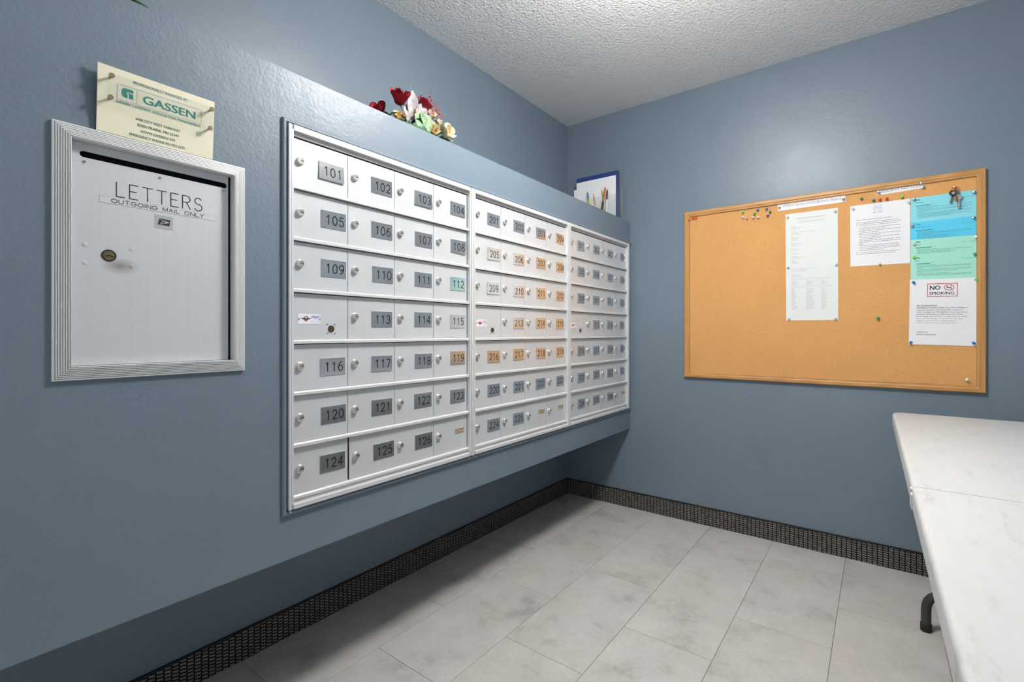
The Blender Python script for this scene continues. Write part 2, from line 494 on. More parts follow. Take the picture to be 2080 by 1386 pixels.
# ---------------------------------------------------------------- the room
fl = struct(MB().box((-0.05, Y0, -0.06), (W, 0.05, -0.0025)).build('floor', GROUT))
tile_cache = {}
def add_tile(x0, x1, y0, y1):
    key = (round(x1 - x0, 3), round(y1 - y0, 3))
    cx, cy = (x0 + x1) / 2, (y0 + y1) / 2
    if key not in tile_cache:
        o = MB().box((x0, y0, -0.008), (x1, y1, 0.0)).build('tile', TILE, fl, (cx, cy, 0), bevel=0.0012)
        tile_cache[key] = o.data
    else:
        link('tile', tile_cache[key], fl, (cx, cy, 0))
g = 0.0013
for ci in range(9):
    x0, x1 = ci * 0.305, min((ci + 1) * 0.305, W)
    if x1 - x0 < 0.02: continue
    cuts = [0.0]
    y = -0.216 if ci % 2 == 0 else -0.522
    while y > Y0:
        cuts.append(y); y -= 0.6145
    cuts.append(Y0)
    for a, b in zip(cuts[:-1], cuts[1:]):
        add_tile(x0 + g / 2, x1 - g / 2, b + g / 2, a - g / 2)

struct(MB().box((-0.05, Y0, H), (W, 0.05, H + 0.06)).build('ceiling', CEIL))
struct(MB().box((-0.06, Y0, -0.02), (0.0, 0.0, H)).build('wall_left', WALL))
struct(MB().box((-0.06, 0.0, -0.02), (W + 0.06, 0.06, H)).build('wall_back', WALL))
struct(MB().box((W, Y0, -0.02), (W + 0.06, 0.0, H)).build('wall_right', WALL))

# the boxed-out bulkhead carrying the mailboxes, with two openings in its front
MYL, MYR, MZB, MZT = -2.1447, -0.0405, 0.6093, 1.6037       # mailbox opening
LYL, LYR, LZB, LZT = -2.572, -2.258, 0.989, 1.446        # letter box opening
bk = MB()
ys = sorted([Y0, LYL, LYR, MYL, MYR, 0.0]); zs = sorted([BB, MZB, LZB, LZT, MZT, BT])
for a, b in zip(ys[:-1], ys[1:]):
    for lo, hi in zip(zs[:-1], zs[1:]):
        ym, zm = (a + b) / 2, (lo + hi) / 2
        if MYL < ym < MYR and MZB < zm < MZT: continue
        if LYL < ym < LYR and LZB < zm < LZT: continue
        bk.add([(D, a, lo), (D, b, lo), (D, b, hi), (D, a, hi)], [(0, 1, 2, 3)])
bk.add([(0, Y0, BT), (D, Y0, BT), (D, 0, BT), (0, 0, BT)], [(0, 1, 2, 3)])
bk.add([(0, Y0, BB), (D, Y0, BB), (D, 0, BB), (0, 0, BB)], [(3, 2, 1, 0)])
for (a, b, lo, hi) in ((MYL, MYR, MZB, MZT), (LYL, LYR, LZB, LZT)):
    x = D - 0.14
    bk.add([(D, a, lo), (D, b, lo), (D, b, hi), (D, a, hi), (x, a, lo), (x, b, lo), (x, b, hi), (x, a, hi)],
           [(0, 4, 5, 1), (1, 5, 6, 2), (2, 6, 7, 3), (3, 7, 4, 0), (4, 7, 6, 5)])
struct(flat(bk).build('wall_bulkhead', WALL))

def base(name, a, b):
    o = struct(MB().box(a, b).build(name, WEAVE, None, ((a[0] + b[0]) / 2, (a[1] + b[1]) / 2, 0)))
    return o
bl = base('baseboard_left', (0.0, Y0, 0.0), (0.006, -0.0, 0.094))
MB().box((0.0, Y0, 0.094), (0.0075, 0.0, 0.1005)).build('cap_strip', BASECAP, bl, bevel=0.001)
bb = base('baseboard_back', (0.006, -0.006, 0.0), (W, 0.0, 0.094))
MB().box((0.006, -0.0075, 0.094), (W, 0.0, 0.1005)).build('cap_strip', BASECAP, bb, bevel=0.001)
br_ = base('baseboard_right', (W - 0.006, Y0, 0.0), (W, -0.006, 0.094))
MB().box((W - 0.0075, Y0, 0.094), (W, -0.006, 0.1005)).build('cap_strip', BASECAP, br_)

def mitred(rect, prof, T, names, mats, parent, sides='TRBL', smooth=False):
    """picture-frame moulding: rect (u0,v0,u1,v1), prof list of (inset, height); one mesh for each side"""
    u0, v0, u1, v1 = rect
    out = []
    for sd in sides:
        vs = []
        for i, h in prof:
            a = {'T': ((u0 + i, v1 - i), (u1 - i, v1 - i)), 'B': ((u0 + i, v0 + i), (u1 - i, v0 + i)),
                 'L': ((u0 + i, v0 + i), (u0 + i, v1 - i)), 'R': ((u1 - i, v0 + i), (u1 - i, v1 - i))}[sd]
            vs += [(a[0][0], a[0][1], h), (a[1][0], a[1][1], h)]
        n = len(prof)
        fs = [(2 * k, 2 * k + 1, 2 * ((k + 1) % n) + 1, 2 * ((k + 1) % n)) for k in range(n)]
        fs += [tuple(2 * k for k in range(n)), tuple(2 * k + 1 for k in reversed(range(n)))]
        m = mats[0] if sd in 'TB' else mats[-1]
        out.append(MB().add(vs, fs, 0, T).build(names, m, parent))
    return out

# painted moulding round the mailbox opening
TL_ = on_left(D)
tp = [(0, 0), (0, 0.006), (0.003, 0.0085), (0.008, 0.0085), (0.0108, 0.005), (0.0108, 0)]
tr = struct(link('trim_1', None, None, (D, -1.08, 0.6)))
mitred((-2.1555, 0.5985, -0.0005, 1.6145), tp, TL_, 'moulding', [WALL], tr, 'TBL')

# ---------------------------------------------------------------- ceiling lamp (above the frame, lights the room)
LX, LY = 1.22, -1.45
lamp = thing('ceiling_lamp', (LX, LY, H), 'round semi-flush ceiling lamp with white glass bowl', 'lamp')
TM = lambda x, y, z: (LX + x, LY + y, H - z)
MB().lathe([(0.085, 0.0), (0.085, 0.014), (0.070, 0.022), (0.012, 0.026), (0.012, 0.116)], 28, 0, TM).build('lamp_base', FRAME_ALU, lamp, smooth=True)
GLOW = mat('lit_glass_bowl', (1, 1, 1, 1), 0.4)
b_ = GLOW.node_tree.nodes['Principled BSDF']
b_.inputs['Emission Color'].default_value = (1.0, 0.98, 0.95, 1)
b_.inputs['Emission Strength'].default_value = LAMP_STRENGTH
MB().lathe([(0.012, 0.112)] + [(0.14 * math.cos(a), 0.172 + 0.06 * math.sin(a)) for a in [-math.pi / 2 + k * math.pi / 10 for k in range(1, 10)]] + [(0.012, 0.232)], 24, 0, TM).build('glass_bowl', GLOW, lamp, smooth=True)
MB().lathe([(0.006, 0.230), (0.010, 0.236), (0.007, 0.246), (0.002, 0.250)], 12, 0, TM).build('finial', CHROME, lamp, smooth=True)

# ---------------------------------------------------------------- mailbox units
XD = D - 0.002        # door front plane
XF = D + 0.013        # frame front plane
UW, UP, Y_FIRST = 0.6995, 0.7005, -2.142
ROW0, PITCH = 1.5748, 0.1344
CP = 0.1665
NUM = {0: ['101', '102', '103', '104', '105', '106', '107', '108', '109', '110', '111', '112', None, '113', '114', '115', '116', '117', '118', '119', '120', '121', '122', '123', '124', '125', '126', ''],
       1: [str(k) for k in range(201, 213)] + [None] + [str(k) for k in range(213, 226)] + ['', ''],
       2: [str(k) for k in range(301, 313)] + [None] + [str(k) for k in range(313, 327)] + ['']}
UL = ['aluminium mailbox unit of one-hundred numbered doors, nearest the LETTERS drop box',
      'middle aluminium mailbox unit, two-hundred numbered doors, between two other units',
      'aluminium mailbox unit of three-hundred numbered doors, beside the back wall corner']
door_me = lock_me = holder_me = None
rng = random.Random(4)
TD = on_left(XD)
for u in range(3):
    yl = Y_FIRST + UP * u
    unit = thing('mailbox_unit', (D, yl, 0.612), UL[u], 'mailboxes', 'mailbox units set in the bulkhead')
    mb = MB()
    for a, b in ((yl + 0.003, yl + 0.005), (yl + UW - 0.005, yl + UW - 0.003)):
        mb.box((D - 0.13, a, 0.618), (XD - 0.002, b, 1.596))
    mb.box((D - 0.132, yl + 0.003, 0.618), (D - 0.13, yl + UW - 0.003, 1.596))
    mb.box((D - 0.13, yl + 0.005, 0.618), (XD - 0.002, yl + UW - 0.005, 0.62))
    mb.box((D - 0.13, yl + 0.005, 1.594), (XD - 0.002, yl + UW - 0.005, 1.596))
    mb.build('housing', DARK, unit)
    for nm, a, b in (('frame_stile', (yl, 0.6125), (yl + 0.0125, 1.6015)), ('frame_stile', (yl + 0.6815, 0.6125), (yl + UW, 1.6015))):
        mb = MB().box((XD - 0.004, a[0], a[1]), (XF - 0.004, b[0], b[1]))
        q = (b[0] - a[0]) * 0.42
        if a[0] == yl: mb.box((XF - 0.004, a[0], a[1]), (XF, a[0] + q, b[1])).box((XF - 0.004, a[0] + q + 0.0016, a[1] + 0.012), (XF - 0.001, b[0], b[1] - 0.012))
        else: mb.box((XF - 0.004, b[0] - q, a[1]), (XF, b[0], b[1])).box((XF - 0.004, a[0], a[1] + 0.012), (XF - 0.001, b[0] - q - 0.0016, b[1] - 0.012))
        mb.build(nm, FRAME_ALU, unit)
    MB().box((XD - 0.004, yl + 0.0125, 1.587), (XF, yl + 0.6815, 1.6015)).build('frame_rail', FRAME_ALU, unit, bevel=0.001)
    MB().box((XD - 0.004, yl + 0.0125, 0.6125), (XF, yl + 0.6815, 0.6240)).build('frame_rail', FRAME_ALU, unit, bevel=0.001)
    MB().box((XD - 0.004, yl + 0.0125, 0.6240), (XD + 0.006, yl + 0.6815, 0.6325)).build('sill_strip', FRAME_ALU, unit)
    MB().box((XD - 0.004, yl + 0.0125, 1.5772), (XD + 0.004, yl + 0.6815, 1.5862)).build('header_strip', ALU, unit)
    for r in range(7):
        zb = ROW0 - PITCH * (r + 1)
        y0, y1 = yl + 0.0130, yl + 0.6812
        mb = MB().add([(XD - 0.003, y, z) for y in (y0, y1) for z in (zb + 0.0005, zb + 0.0105)] + [(XD + x, y, z) for y in (y0, y1) for x, z in ((0.0095, zb + 0.0005), (0.0095, zb + 0.0075), (0.004, zb + 0.0105))],
                      [(0, 2, 7, 4), (4, 7, 8, 5), (5, 8, 9, 6), (6, 9, 3, 1), (0, 1, 3, 2), (0, 4, 5, 6, 1), (2, 3, 9, 8, 7)])
        mb.build('row_ledge', FRAME_ALU, unit)
    for r in range(7):
        zt = ROW0 - PITCH * r - 0.0018
        zb = ROW0 - PITCH * (r + 1) + 0.0112
        zc = (zt + zb) / 2
        for cidx in range(4):
            y0 = yl + 0.0135 + CP * cidx + 0.0008
            y1 = y0 + CP - 0.0016
            yc = (y0 + y1) / 2
            num = NUM[u][r * 4 + cidx]
            off = 0.0035 if num == '125' else 0.0
            org = (XD, yc + off, zc)
            if door_me is None:
                dr = MB().box((XD - 0.0025, y0, zb), (XD, y1, zt)).build('door', ALU, unit, org, bevel=0.0004)
                door_me = dr.data
            else:
                dr = link('door', door_me, unit, org)
            if num is None:      # carrier's master lock and approval plate
                dr['label'] = 'carrier door with brass master lock and winged emblem plate'
                yk, zk = y0 + 0.1125, zb + 0.0285
                TK = lambda a, b, h: (XD + h, yk + a, zk + b)
                mb = MB().lathe([(0.0092, 0.0002), (0.0092, 0.0018), (0.0078, 0.0018), (0.0072, 0.0006)], 20, 0, TK)
                mb.lathe([(0.0070, 0.0004), (0.0070, 0.0012)], 20, 1, TK)
                mb.box((-0.005, -0.0011, 0.0013), (0.004, 0.0007, 0.0016), 2, TK)
                mb.build('master_lock', [KEYWAY, BRASS, KEYWAY], dr, org, smooth=True)
                for a in (-0.0118, 0.0118):
                    for b in (-0.0128, 0.0128):
                        TS = lambda p, q, h: (XD + h, yk + a + p, zk + b + q)
                        MB().lathe([(0.0021, 0), (0.0019, 0.0011), (0.0008, 0.0014)], 10, 0, TS).build('screw', STEEL, dr, org, smooth=True)
                ys0, zs0 = y0 + 0.0165, zb + 0.0415
                w_, h_ = 0.064, 0.0265
                TS = lambda p, q, h: (XD + h, ys0 + p * w_, zs0 + q * h_)
                mb = flat(MB()).add([TS(0, 0, 0.0), TS(1, 0, 0), TS(1, 1, 0), TS(0, 1, 0), TS(0, 0, 0.0006), TS(1, 0, 0.0006), TS(1, 1, 0.0006), TS(0, 1, 0.0006)],
                                    [(4, 5, 6, 7), (0, 1, 5, 4), (1, 2, 6, 5), (2, 3, 7, 6), (3, 0, 4, 7)])
                wm = 1 if u == 0 else 2
                hh = 0.0009
                mb.poly([(0.10, 0.60), (0.36, 0.62), (0.36, 0.26)], hh, wm, TS)
                mb.poly([(0.60, 0.60), (0.34, 0.26), (0.34, 0.62)], hh, wm, TS)
                mb.stroke([(0.35 + 0.085 * math.cos(t), 0.58 + 0.22 * math.sin(t)) for t in [k * math.pi / 7 for k in range(15)]], 0.03, hh + 0.0002, 2 if u else 4, TS)
                mb.poly([(0.35 + (0.075 if k % 2 == 0 else 0.032) * math.sin(k * math.pi / 5), 0.34 + (0.17 if k % 2 == 0 else 0.07) * math.cos(k * math.pi / 5)) for k in range(9, -1, -1)], hh + 0.0003, 2, TS)
                for q, (a, b, t) in enumerate(((0.60, 0.94, 0.78), (0.57, 0.98, 0.64), (0.68, 0.88, 0.51))):
                    word_line(mb, rng, a, b, t, 0.075, hh, 3, TS)
                for q in range(3):
                    word_line(mb, rng, 0.55, 0.97, 0.30 - 0.10 * q, 0.03, hh, 5, TS)
                mb.build('emblem_plate', [STICKER, EMB_GREY, EMB_RED, EMB_BLUE, INK, PALEINK], dr, org)
                for a in (0.04, 0.965):
                    cy_, cz_ = ys0 + a * w_, zs0 + 0.47 * h_
                    MB().lathe([(0.0022, 0.0004), (0.002, 0.0015), (0.0008, 0.0019)], 10, 0, lambda p, q, h: (XD + h, cy_ + p, cz_ + q)).build('rivet', STEEL, dr, org, smooth=True)
                continue
            if num:
                dr['label'] = 'mailbox door numbered ' + num
            else:
                dr['label'] = 'unnumbered mailbox door with small pale brass card holder'
            # keyed lock
            yk, zk = y0 + 0.0215 + off, zc + 0.004
            if lock_me is None:
                TK = lambda a, b, h: (XD + h, yk + a, zk + b)
                mb = MB().lathe([(0.0108, 0.0), (0.0108, 0.0028), (0.0098, 0.0038), (0.0090, 0.0040), (0.0088, 0.0078), (0.0080, 0.0088), (0.0066, 0.0088), (0.0064, 0.0080)], 20, 0, TK)
                mb.lathe([(0.0062, 0.0080), (0.0060, 0.0084)], 18, 0, TK)
                mb.box((-0.0016, -0.0011, 0.0085), (0.0062, 0.0011, 0.0088), 1, TK)
                lk = mb.build('lock', [CHROME, KEYWAY], dr, (XD, yk, zk), smooth=True)
                lock_me = lk.data
            else:
                link('lock', lock_me, dr, (XD, yk, zk))
            if num:
                w_, h_ = 0.0765, 0.0475
                py = y1 - 0.0075 - w_ + rng.uniform(-0.003, 0.002) + off
                if num == '101': py -= 0.004
                pz = zc - 0.0245 + rng.uniform(-0.002, 0.002)
                rot = rng.uniform(-0.012, 0.012)
                tilt = rng.uniform(-0.006, 0.006)
                tilt = {'108': 0.035, '205': -0.022, '209': -0.022, '301': -0.03, '305': -0.03, '309': -0.03, '316': -0.02, '320': -0.03, '324': -0.03}.get(num, tilt)
                pitch = {'101': 0.055, '103': 0.05}.get(num, 0.0)
                cr, sr = math.cos(rot), math.sin(rot)
                def TP(a, b, h, py=py, pz=pz, cr=cr, sr=sr, tilt=tilt, pitch=pitch):
                    a -= w_ / 2; b -= h_ / 2
                    return (XD + h + tilt * (a + w_ / 2 if tilt > 0 else a - w_ / 2) + pitch * (h_ / 2 - b), py + w_ / 2 + a * cr - b * sr, pz + h_ / 2 + a * sr + b * cr)
                mb = MB().box((0, 0, -0.0002), (w_, h_, 0.0014), 0, TP)
                n0 = len(mb.f)
                x = 0.0130
                adv = 0.0205
                for q, ch in enumerate(num):
                    gw, strokes = GLYPH[ch]
                    for st in strokes:
                        mb.stroke([(x + (0.31 - gw / 2 + px) * 0.0225 + 0.001, 0.0112 + pyy * 0.0245) for px, pyy in st], 0.0025, 0.00165, 1, TP)
                    x += adv
                mb.recalc = True
                flat(mb).build('number_plate', [PLATE, ENGRAVE], dr, (XD, py, pz))
            else:
                py, pz = y1 - 0.062, zc + 0.000
                if holder_me is None:
                    mb = MB().box((XD, py, pz), (XD + 0.0012, py + 0.045, pz + 0.0150))
                    mb.box((XD + 0.0012, py, pz), (XD + 0.002, py + 0.045, pz + 0.0018)).box((XD + 0.0012, py, pz + 0.0132), (XD + 0.002, py + 0.045, pz + 0.0150))
                    hd = mb.build('card_holder', PALEBRASS, dr, (XD, py, pz))
                    holder_me = hd.data
                else:
                    link('card_holder', holder_me, dr, (XD, py, pz))

# ---------------------------------------------------------------- outgoing letters box
lb = thing('letter_box', (D, -2.415, 0.976), 'white aluminium letter drop box marked LETTERS in a fluted frame', 'mailbox')
prof = [(0.0, 0.0), (0.0, 0.006)]
k = 0.0
for q in range(7):
    i0 = 0.001 + q * 0.0034
    hgt = 0.0070 + 0.0010 * q
    prof += [(i0, hgt), (i0 + 0.0023, hgt + 0.0003), (i0 + 0.0025, hgt - 0.0024), (i0 + 0.0033, hgt - 0.0024)]
prof += [(0.0248, 0.0135), (0.0258, 0.0132), (0.0258, -0.012), (0.0248, -0.012), (0.0125, 0.0)]
mitred((-2.5833, 0.9768, -2.2470, 1.4578), prof, on_left(D), 'frame_rail', [FRAME_ALU], lb)
XP = D - 0.007
def capsule(u0, u1, v0, v1, n=8):
    r = (v1 - v0) / 2
    c = [(u1 - r + r * math.cos(a), (v0 + v1) / 2 + r * math.sin(a)) for a in [-math.pi / 2 + math.pi * k / n for k in range(n + 1)]]
    c += [(u0 + r + r * math.cos(a), (v0 + v1) / 2 + r * math.sin(a)) for a in [math.pi / 2 + math.pi * k / n for k in range(n + 1)]]
    return c
bm = bmesh.new()
def loop(pts, x):
    vs = [bm.verts.new((x, a, b)) for a, b in pts]
    return [bm.edges.new((vs[k], vs[(k + 1) % len(vs)])) for k in range(len(vs))]
e = loop([(-2.5572, 1.0035), (-2.2785, 1.0035), (-2.2785, 1.4315), (-2.5572, 1.4315)], XP)
e += loop(capsule(-2.5425, -2.2815, 1.4035, 1.4155), XP)
bmesh.ops.triangle_fill(bm, use_beauty=True, edges=e)
r_ = bmesh.ops.extrude_face_region(bm, geom=bm.faces[:])
for v in [x for x in r_['geom'] if isinstance(x, bmesh.types.BMVert)]:
    v.co.x -= 0.0025
bmesh.ops.recalc_face_normals(bm, faces=bm.faces[:])
me = bpy.data.meshes.new('door')
for v in bm.verts: v.co -= Vector((D, -2.415, 0.976))
bm.to_mesh(me); bm.free()
me.materials.append(SMUDGE)
ldoor = link('door', me, lb, (D, -2.415, 0.976))
mb = MB().box((XP - 0.10, -2.565, 0.995), (XP - 0.006, -2.265, 1.439))
mb.build('housing', DARK, lb)
TP_ = on_left(XP)
def disc(mb, y, z, r, h, mi=0, n=14):
    mb.lathe([(r, 0.0), (r, h * 0.7), (r * 0.8, h)], n, mi, lambda a, b, hh: (XP + hh, y + a, z + b))
    return mb
for y, z in ((-2.5357, 1.3950), (-2.4129, 1.3958), (-2.2893, 1.3968)):
    disc(MB(), y, z, 0.0026, 0.0016).build('screw', STEEL, ldoor, smooth=True)
for y, z in ((-2.5348, 1.2365), (-2.5348, 1.2015), (-2.4612, 1.2372), (-2.4612, 1.2025)):
    disc(MB(), y, z, 0.0042, 0.0009).build('rivet', SMUDGE, ldoor, smooth=True)
mb = MB().lathe([(0.0118, 0.0), (0.0118, 0.0012), (0.0102, 0.0014), (0.0098, 0.0004)], 22, 0, lambda a, b, h: (XP + h, -2.4985 + a, 1.2195 + b))
mb.lathe([(0.0096, 0.0002), (0.0094, 0.001)], 22, 1, lambda a, b, h: (XP + h, -2.4985 + a, 1.2195 + b))
flat(mb).stroke([(-2.5050, 1.2180), (-2.5010, 1.2180), (-2.4995, 1.2192), (-2.4965, 1.2192), (-2.4950, 1.2178), (-2.4920, 1.2178)], 0.0017, 0.0015, 2, TP_)
mb.build('key_lock', [KEYWAY, BRASS, KEYWAY], ldoor)
mb = flat(MB())
stroke_text(mb, 'LETTERS', -2.4867, 1.3395, 0.1535, 0.0285, 0.0018, 0.0003, 0, TP_, gap=0.30)
mb.build('lettering', INK, ldoor)
mb = flat(MB())
mb.box((-2.5132, 1.3232, 0.0), (-2.3050, 1.3362, 0.0004), 0, TP_)
mb.stroke([(-2.5130, 1.3234), (-2.3052, 1.3234), (-2.3052, 1.3360), (-2.5130, 1.3360)], 0.0005, 0.0005, 2, TP_, closed=True)
stroke_text(mb, 'OUTGOING MAIL ONLY', -2.4945, 1.3258, 0.1640, 0.0074, 0.0012, 0.0006, 1, TP_, gap=0.25)
mb.build('strip_label', [TAPE, INK, TAPEEDGE], ldoor)
mb = flat(MB())
u0, v0, su, sv = -2.4229, 1.2875, 0.0330, 0.0285
TE = lambda a, b, h: TP_(u0 + a * su, v0 + b * sv, h)
mb.box((0, 0, 0), (1, 1, 0.0004), 0, TE)
mb.poly([(0.17, 0.30), (0.80, 0.26), (0.86, 0.72), (0.25, 0.76)], 0.0006, 1, TE)
mb.poly([(0.22, 0.70), (0.80, 0.56), (0.74, 0.48), (0.50, 0.40), (0.42, 0.40), (0.62, 0.52)], 0.0008, 0, TE)
mb.poly([(0.30, 0.34), (0.40, 0.54), (0.46, 0.56), (0.37, 0.34)], 0.0009, 0, TE)
mb.build('postal_eagle_sticker', [TAPEEDGE, INK], ldoor)

# ---------------------------------------------------------------- management company sign
sg = thing('sign', (D + 0.012, -2.417, 1.4585), 'cream sign board lettered GASSEN held by bronze standoffs', 'sign')
SY0, SY1, SZ0, SZ1 = -2.5205, -2.3165, 1.4587, 1.5858
def TSG(u, v, h=0.0):      # leans a little forward at the top
    t = (v - SZ0) / (SZ1 - SZ0)
    return (D + 0.006 + 0.011 * t + h, u, v)
mb = MB().box((SY0, SZ0, -0.002), (SY1, SZ1, 0.0), 0, TSG)
panel = mb.build('panel', CREAM, sg)
mb = flat(MB())
font_text(mb, 'PROFESSIONALLY MANAGED BY', -2.4650, 1.5668, 0.0950, 0.0052, 0.0003, 1, TSG, 0.012)
font_text(mb, 'GASSEN', -2.4478, 1.5352, 0.0935, 0.0150, 0.0003, 0, TSG, 0.022, 4)
font_text(mb, 'GASSEN COMPANY ASSOCIATION MANAGEMENT', -2.4918, 1.5212, 0.1490, 0.0050, 0.0003, 0, TSG, 0.012)
font_text(mb, '6438 CITY WEST PARKWAY', -2.4597, 1.4978, 0.0785, 0.0050, 0.0003, 1, TSG, 0.012)
font_text(mb, 'EDEN PRAIRIE, MN 55344', -2.4562, 1.4868, 0.0722, 0.0050, 0.0003, 1, TSG, 0.012)
font_text(mb, 'WWW.GASSEN.COM', -2.4510, 1.4756, 0.0605, 0.0050, 0.0003, 1, TSG, 0.012)
font_text(mb, 'EMERGENCY PHONE 952-922-5575', -2.4690, 1.4646, 0.0970, 0.0050, 0.0003, 1, TSG, 0.012)
mb.stroke([(-2.4902, 1.5285), (-2.3425, 1.5290), (-2.3420, 1.5585), (-2.4898, 1.5580)], 0.0004, 0.0003, 1, TSG, closed=True)
mb.stroke([(-2.4590, 1.5287), (-2.4586, 1.5580)], 0.0004, 0.0003, 1, TSG)
gu, gv, gs = -2.4832, 1.5350, 0.0185
G = lambda a, b, h: TSG(gu + a * gs, gv + b * gs * 0.98, h)
mb.poly([(0.28, 1.0), (0.10, 0.90), (0.0, 0.72), (0.0, 0.28), (0.10, 0.10), (0.28, 0.0), (0.52, 0.0), (0.52, 0.36), (0.44, 0.40), (0.44, 0.60), (0.52, 0.66), (1.0, 0.66), (1.0, 1.0)][::-1], 0.0003, 0, G)
mb.poly([(0.52, 0.56), (0.52, 0.46), (0.64, 0.46), (0.64, 0.0), (1.0, 0.0), (1.0, 0.56)], 0.0003, 0, G)
mb.build('lettering', [TEAL, DGREEN], panel)
MB().box((-2.5078, 1.5155, 0.0100), (-2.3212, 1.5682, 0.0125), 0, TSG).build('clear_plate', ACRYLIC, sg)
for y, z in ((-2.5020, 1.5632), (-2.5030, 1.5222), (-2.3268, 1.5629), (-2.3285, 1.5215)):
    T = lambda a, b, h: TSG(y + a, z + b, h)
    MB().lathe([(0.0022, 0.0), (0.0022, 0.0125), (0.0046, 0.0127), (0.0046, 0.0160), (0.0040, 0.0166)], 16, 0, T).build('standoff', STAND, sg, smooth=True)

# ---------------------------------------------------------------- bulletin board
BX0, BX1, BZ0, BZ1 = 0.7755, 2.0022, 0.8165, 1.7460
bd = thing('bulletin_board', (1.389, 0.0, BZ0), 'cork bulletin board in an oak frame on the blue wall', 'bulletin board')
MB().box((BX0 + 0.004, -0.009, BZ0 + 0.004), (BX1 - 0.004, -0.001, BZ1 - 0.004)).build('cork_panel', CORK, bd)
bp = [(0, 0.0), (0, 0.017), (0.003, 0.0195), (0.016, 0.0195), (0.020, 0.017), (0.0275, 0.0165), (0.0290, 0.015), (0.0290, 0.0085), (0.02, 0.0085), (0.003, 0.0)]
mitred((BX0, BZ0, BX1, BZ1), bp, on_back(0.0), 'frame_rail', [OAKH, OAKV], bd)

rp = random.Random(11)
def sheet(name, q, label, m, lift=0.0006, curl=None, group=None, cat='notice', nx=8, nz=8):
    """q = TL,TR,BR,BL corners (x,z); returns object and its (s,t,h) mapping, t upward"""
    TL, TR, BR, BL = q
    def T(s, t, h=0.0):
        x = (BL[0] * (1 - s) + BR[0] * s) * (1 - t) + (TL[0] * (1 - s) + TR[0] * s) * t
        z = (BL[1] * (1 - s) + BR[1] * s) * (1 - t) + (TL[1] * (1 - s) + TR[1] * s) * t
        return (x, -0.009 - lift - h - (curl(s, t) if curl else 0.0), z)
    mb = MB()
    vs, fs = [], []
    for k in range(2):
        for j in range(nz + 1):
            for i in range(nx + 1):
                vs.append((i / nx, j / nz, 0.0 if k else -0.0003))
    n = (nx + 1) * (nz + 1)
    for j in range(nz):
        for i in range(nx):
            a = j * (nx + 1) + i
            fs.append((n + a, n + a + 1, n + a + nx + 2, n + a + nx + 1))
            fs.append((a, a + nx + 1, a + nx + 2, a + 1))
    ring = [i for i in range(nx + 1)] + [j * (nx + 1) + nx for j in range(1, nz + 1)] + [nz * (nx + 1) + i for i in range(nx - 1, -1, -1)] + [j * (nx + 1) for j in range(nz - 1, 0, -1)]
    for a, b in zip(ring, ring[1:] + ring[:1]):
        fs.append((a, b, n + b, n + a))
    mb.add(vs, fs, 0, T)
    o = mb.build(name, m, None, ((BL[0] + BR[0]) / 2, -0.009, min(BL[1], BR[1])), smooth=True)
    tag(o, label, cat, group)
    return o, T
PH = 0.0004
def put(mb, mats, parent):
    o_ = flat(mb).build('print', mats, parent)
    if parent.name.startswith(('contact', 'pool', 'rules', 'no_')): o_['kind'] = 'stuff'     # print too small to pick apart

o, T = sheet('title_strip', [(1.2403, 1.7245), (1.5254, 1.7221), (1.5254, 1.6854), (1.2439, 1.6842)], 'white paper strip lettered Willow Grove HOA Bulletin Board', PAPER, nz=1, cat='paper strip')
mb = MB(); font_text(mb, 'Willow Grove HOA Bulletin Board', 0.075, 0.36, 0.86, 0.36, PH, 0, T, 0.0); put(mb, [GREYINK], o)
o, T = sheet('title_strip', [(1.6443, 1.7210), (1.8080, 1.7247), (1.8080, 1.6994), (1.6460, 1.6947)], 'white paper strip lettered RESIDENT NOTICES', PAPER, nz=1, cat='paper strip')
mb = MB(); font_text(mb, 'RESIDENT NOTICES', 0.05, 0.30, 0.88, 0.44, PH, 0, T, 0.0); put(mb, [MIDINK], o)

# contact list: two sheets pinned one under the other
o, T = sheet('contact_sheet', [(1.2786, 1.4020), (1.4963, 1.4010), (1.4970, 1.1276), (1.2804, 1.1281)], 'lower white sheet of contact columns, pinned under another sheet', PAPER2, 0.0004)
mb = MB()
for k in range(3):
    word_line(mb, rp, 0.11, 0.11 + (0.45, 0.32, 0.26)[k], 0.93 - k * 0.022, 0.008, PH, 0, T)
for k in range(3):
    word_line(mb, rp, 0.11, 0.11 + (0.10, 0.20, 0.24)[k], 0.83 - k * 0.022, 0.008, PH, 0, T)
mb.quad(0.11, 0.755, 0.89, 0.758, PH, 0, T); mb.quad(0.11, 0.735, 0.89, 0.738, PH, 0, T)
for x, w in ((0.11, 0.12), (0.40, 0.18), (0.69, 0.11)):
    for k in range(4): word_line(mb, rp, x, x + w * rp.uniform(0.6, 1.1), 0.70 - k * 0.020, 0.008, PH, 0, T)
mb.quad(0.11, 0.615, 0.89, 0.618, PH, 0, T); mb.quad(0.11, 0.595, 0.89, 0.598, PH, 0, T)
for x, w in ((0.11, 0.11), (0.40, 0.16), (0.69, 0.11)):
    for k in range(19): word_line(mb, rp, x, x + w * rp.uniform(0.6, 1.05), 0.565 - k * 0.0205, 0.009, PH, 0, T)
put(mb, [PALEINK], o)
o, T = sheet('contact_sheet', [(1.2770, 1.6620), (1.4955, 1.6618), (1.4963, 1.3880), (1.2786, 1.3890)], 'upper white sheet of short printed paragraphs, overlapping the contact columns', PAPER2, 0.0009)
mb = MB()
word_line(mb, rp, 0.22, 0.77, 0.885, 0.020, PH, 1, T)
word_line(mb, rp, 0.27, 0.76, 0.84, 0.009, PH, 0, T); word_line(mb, rp, 0.24, 0.78, 0.815, 0.009, PH, 0, T)
tz = 0.75
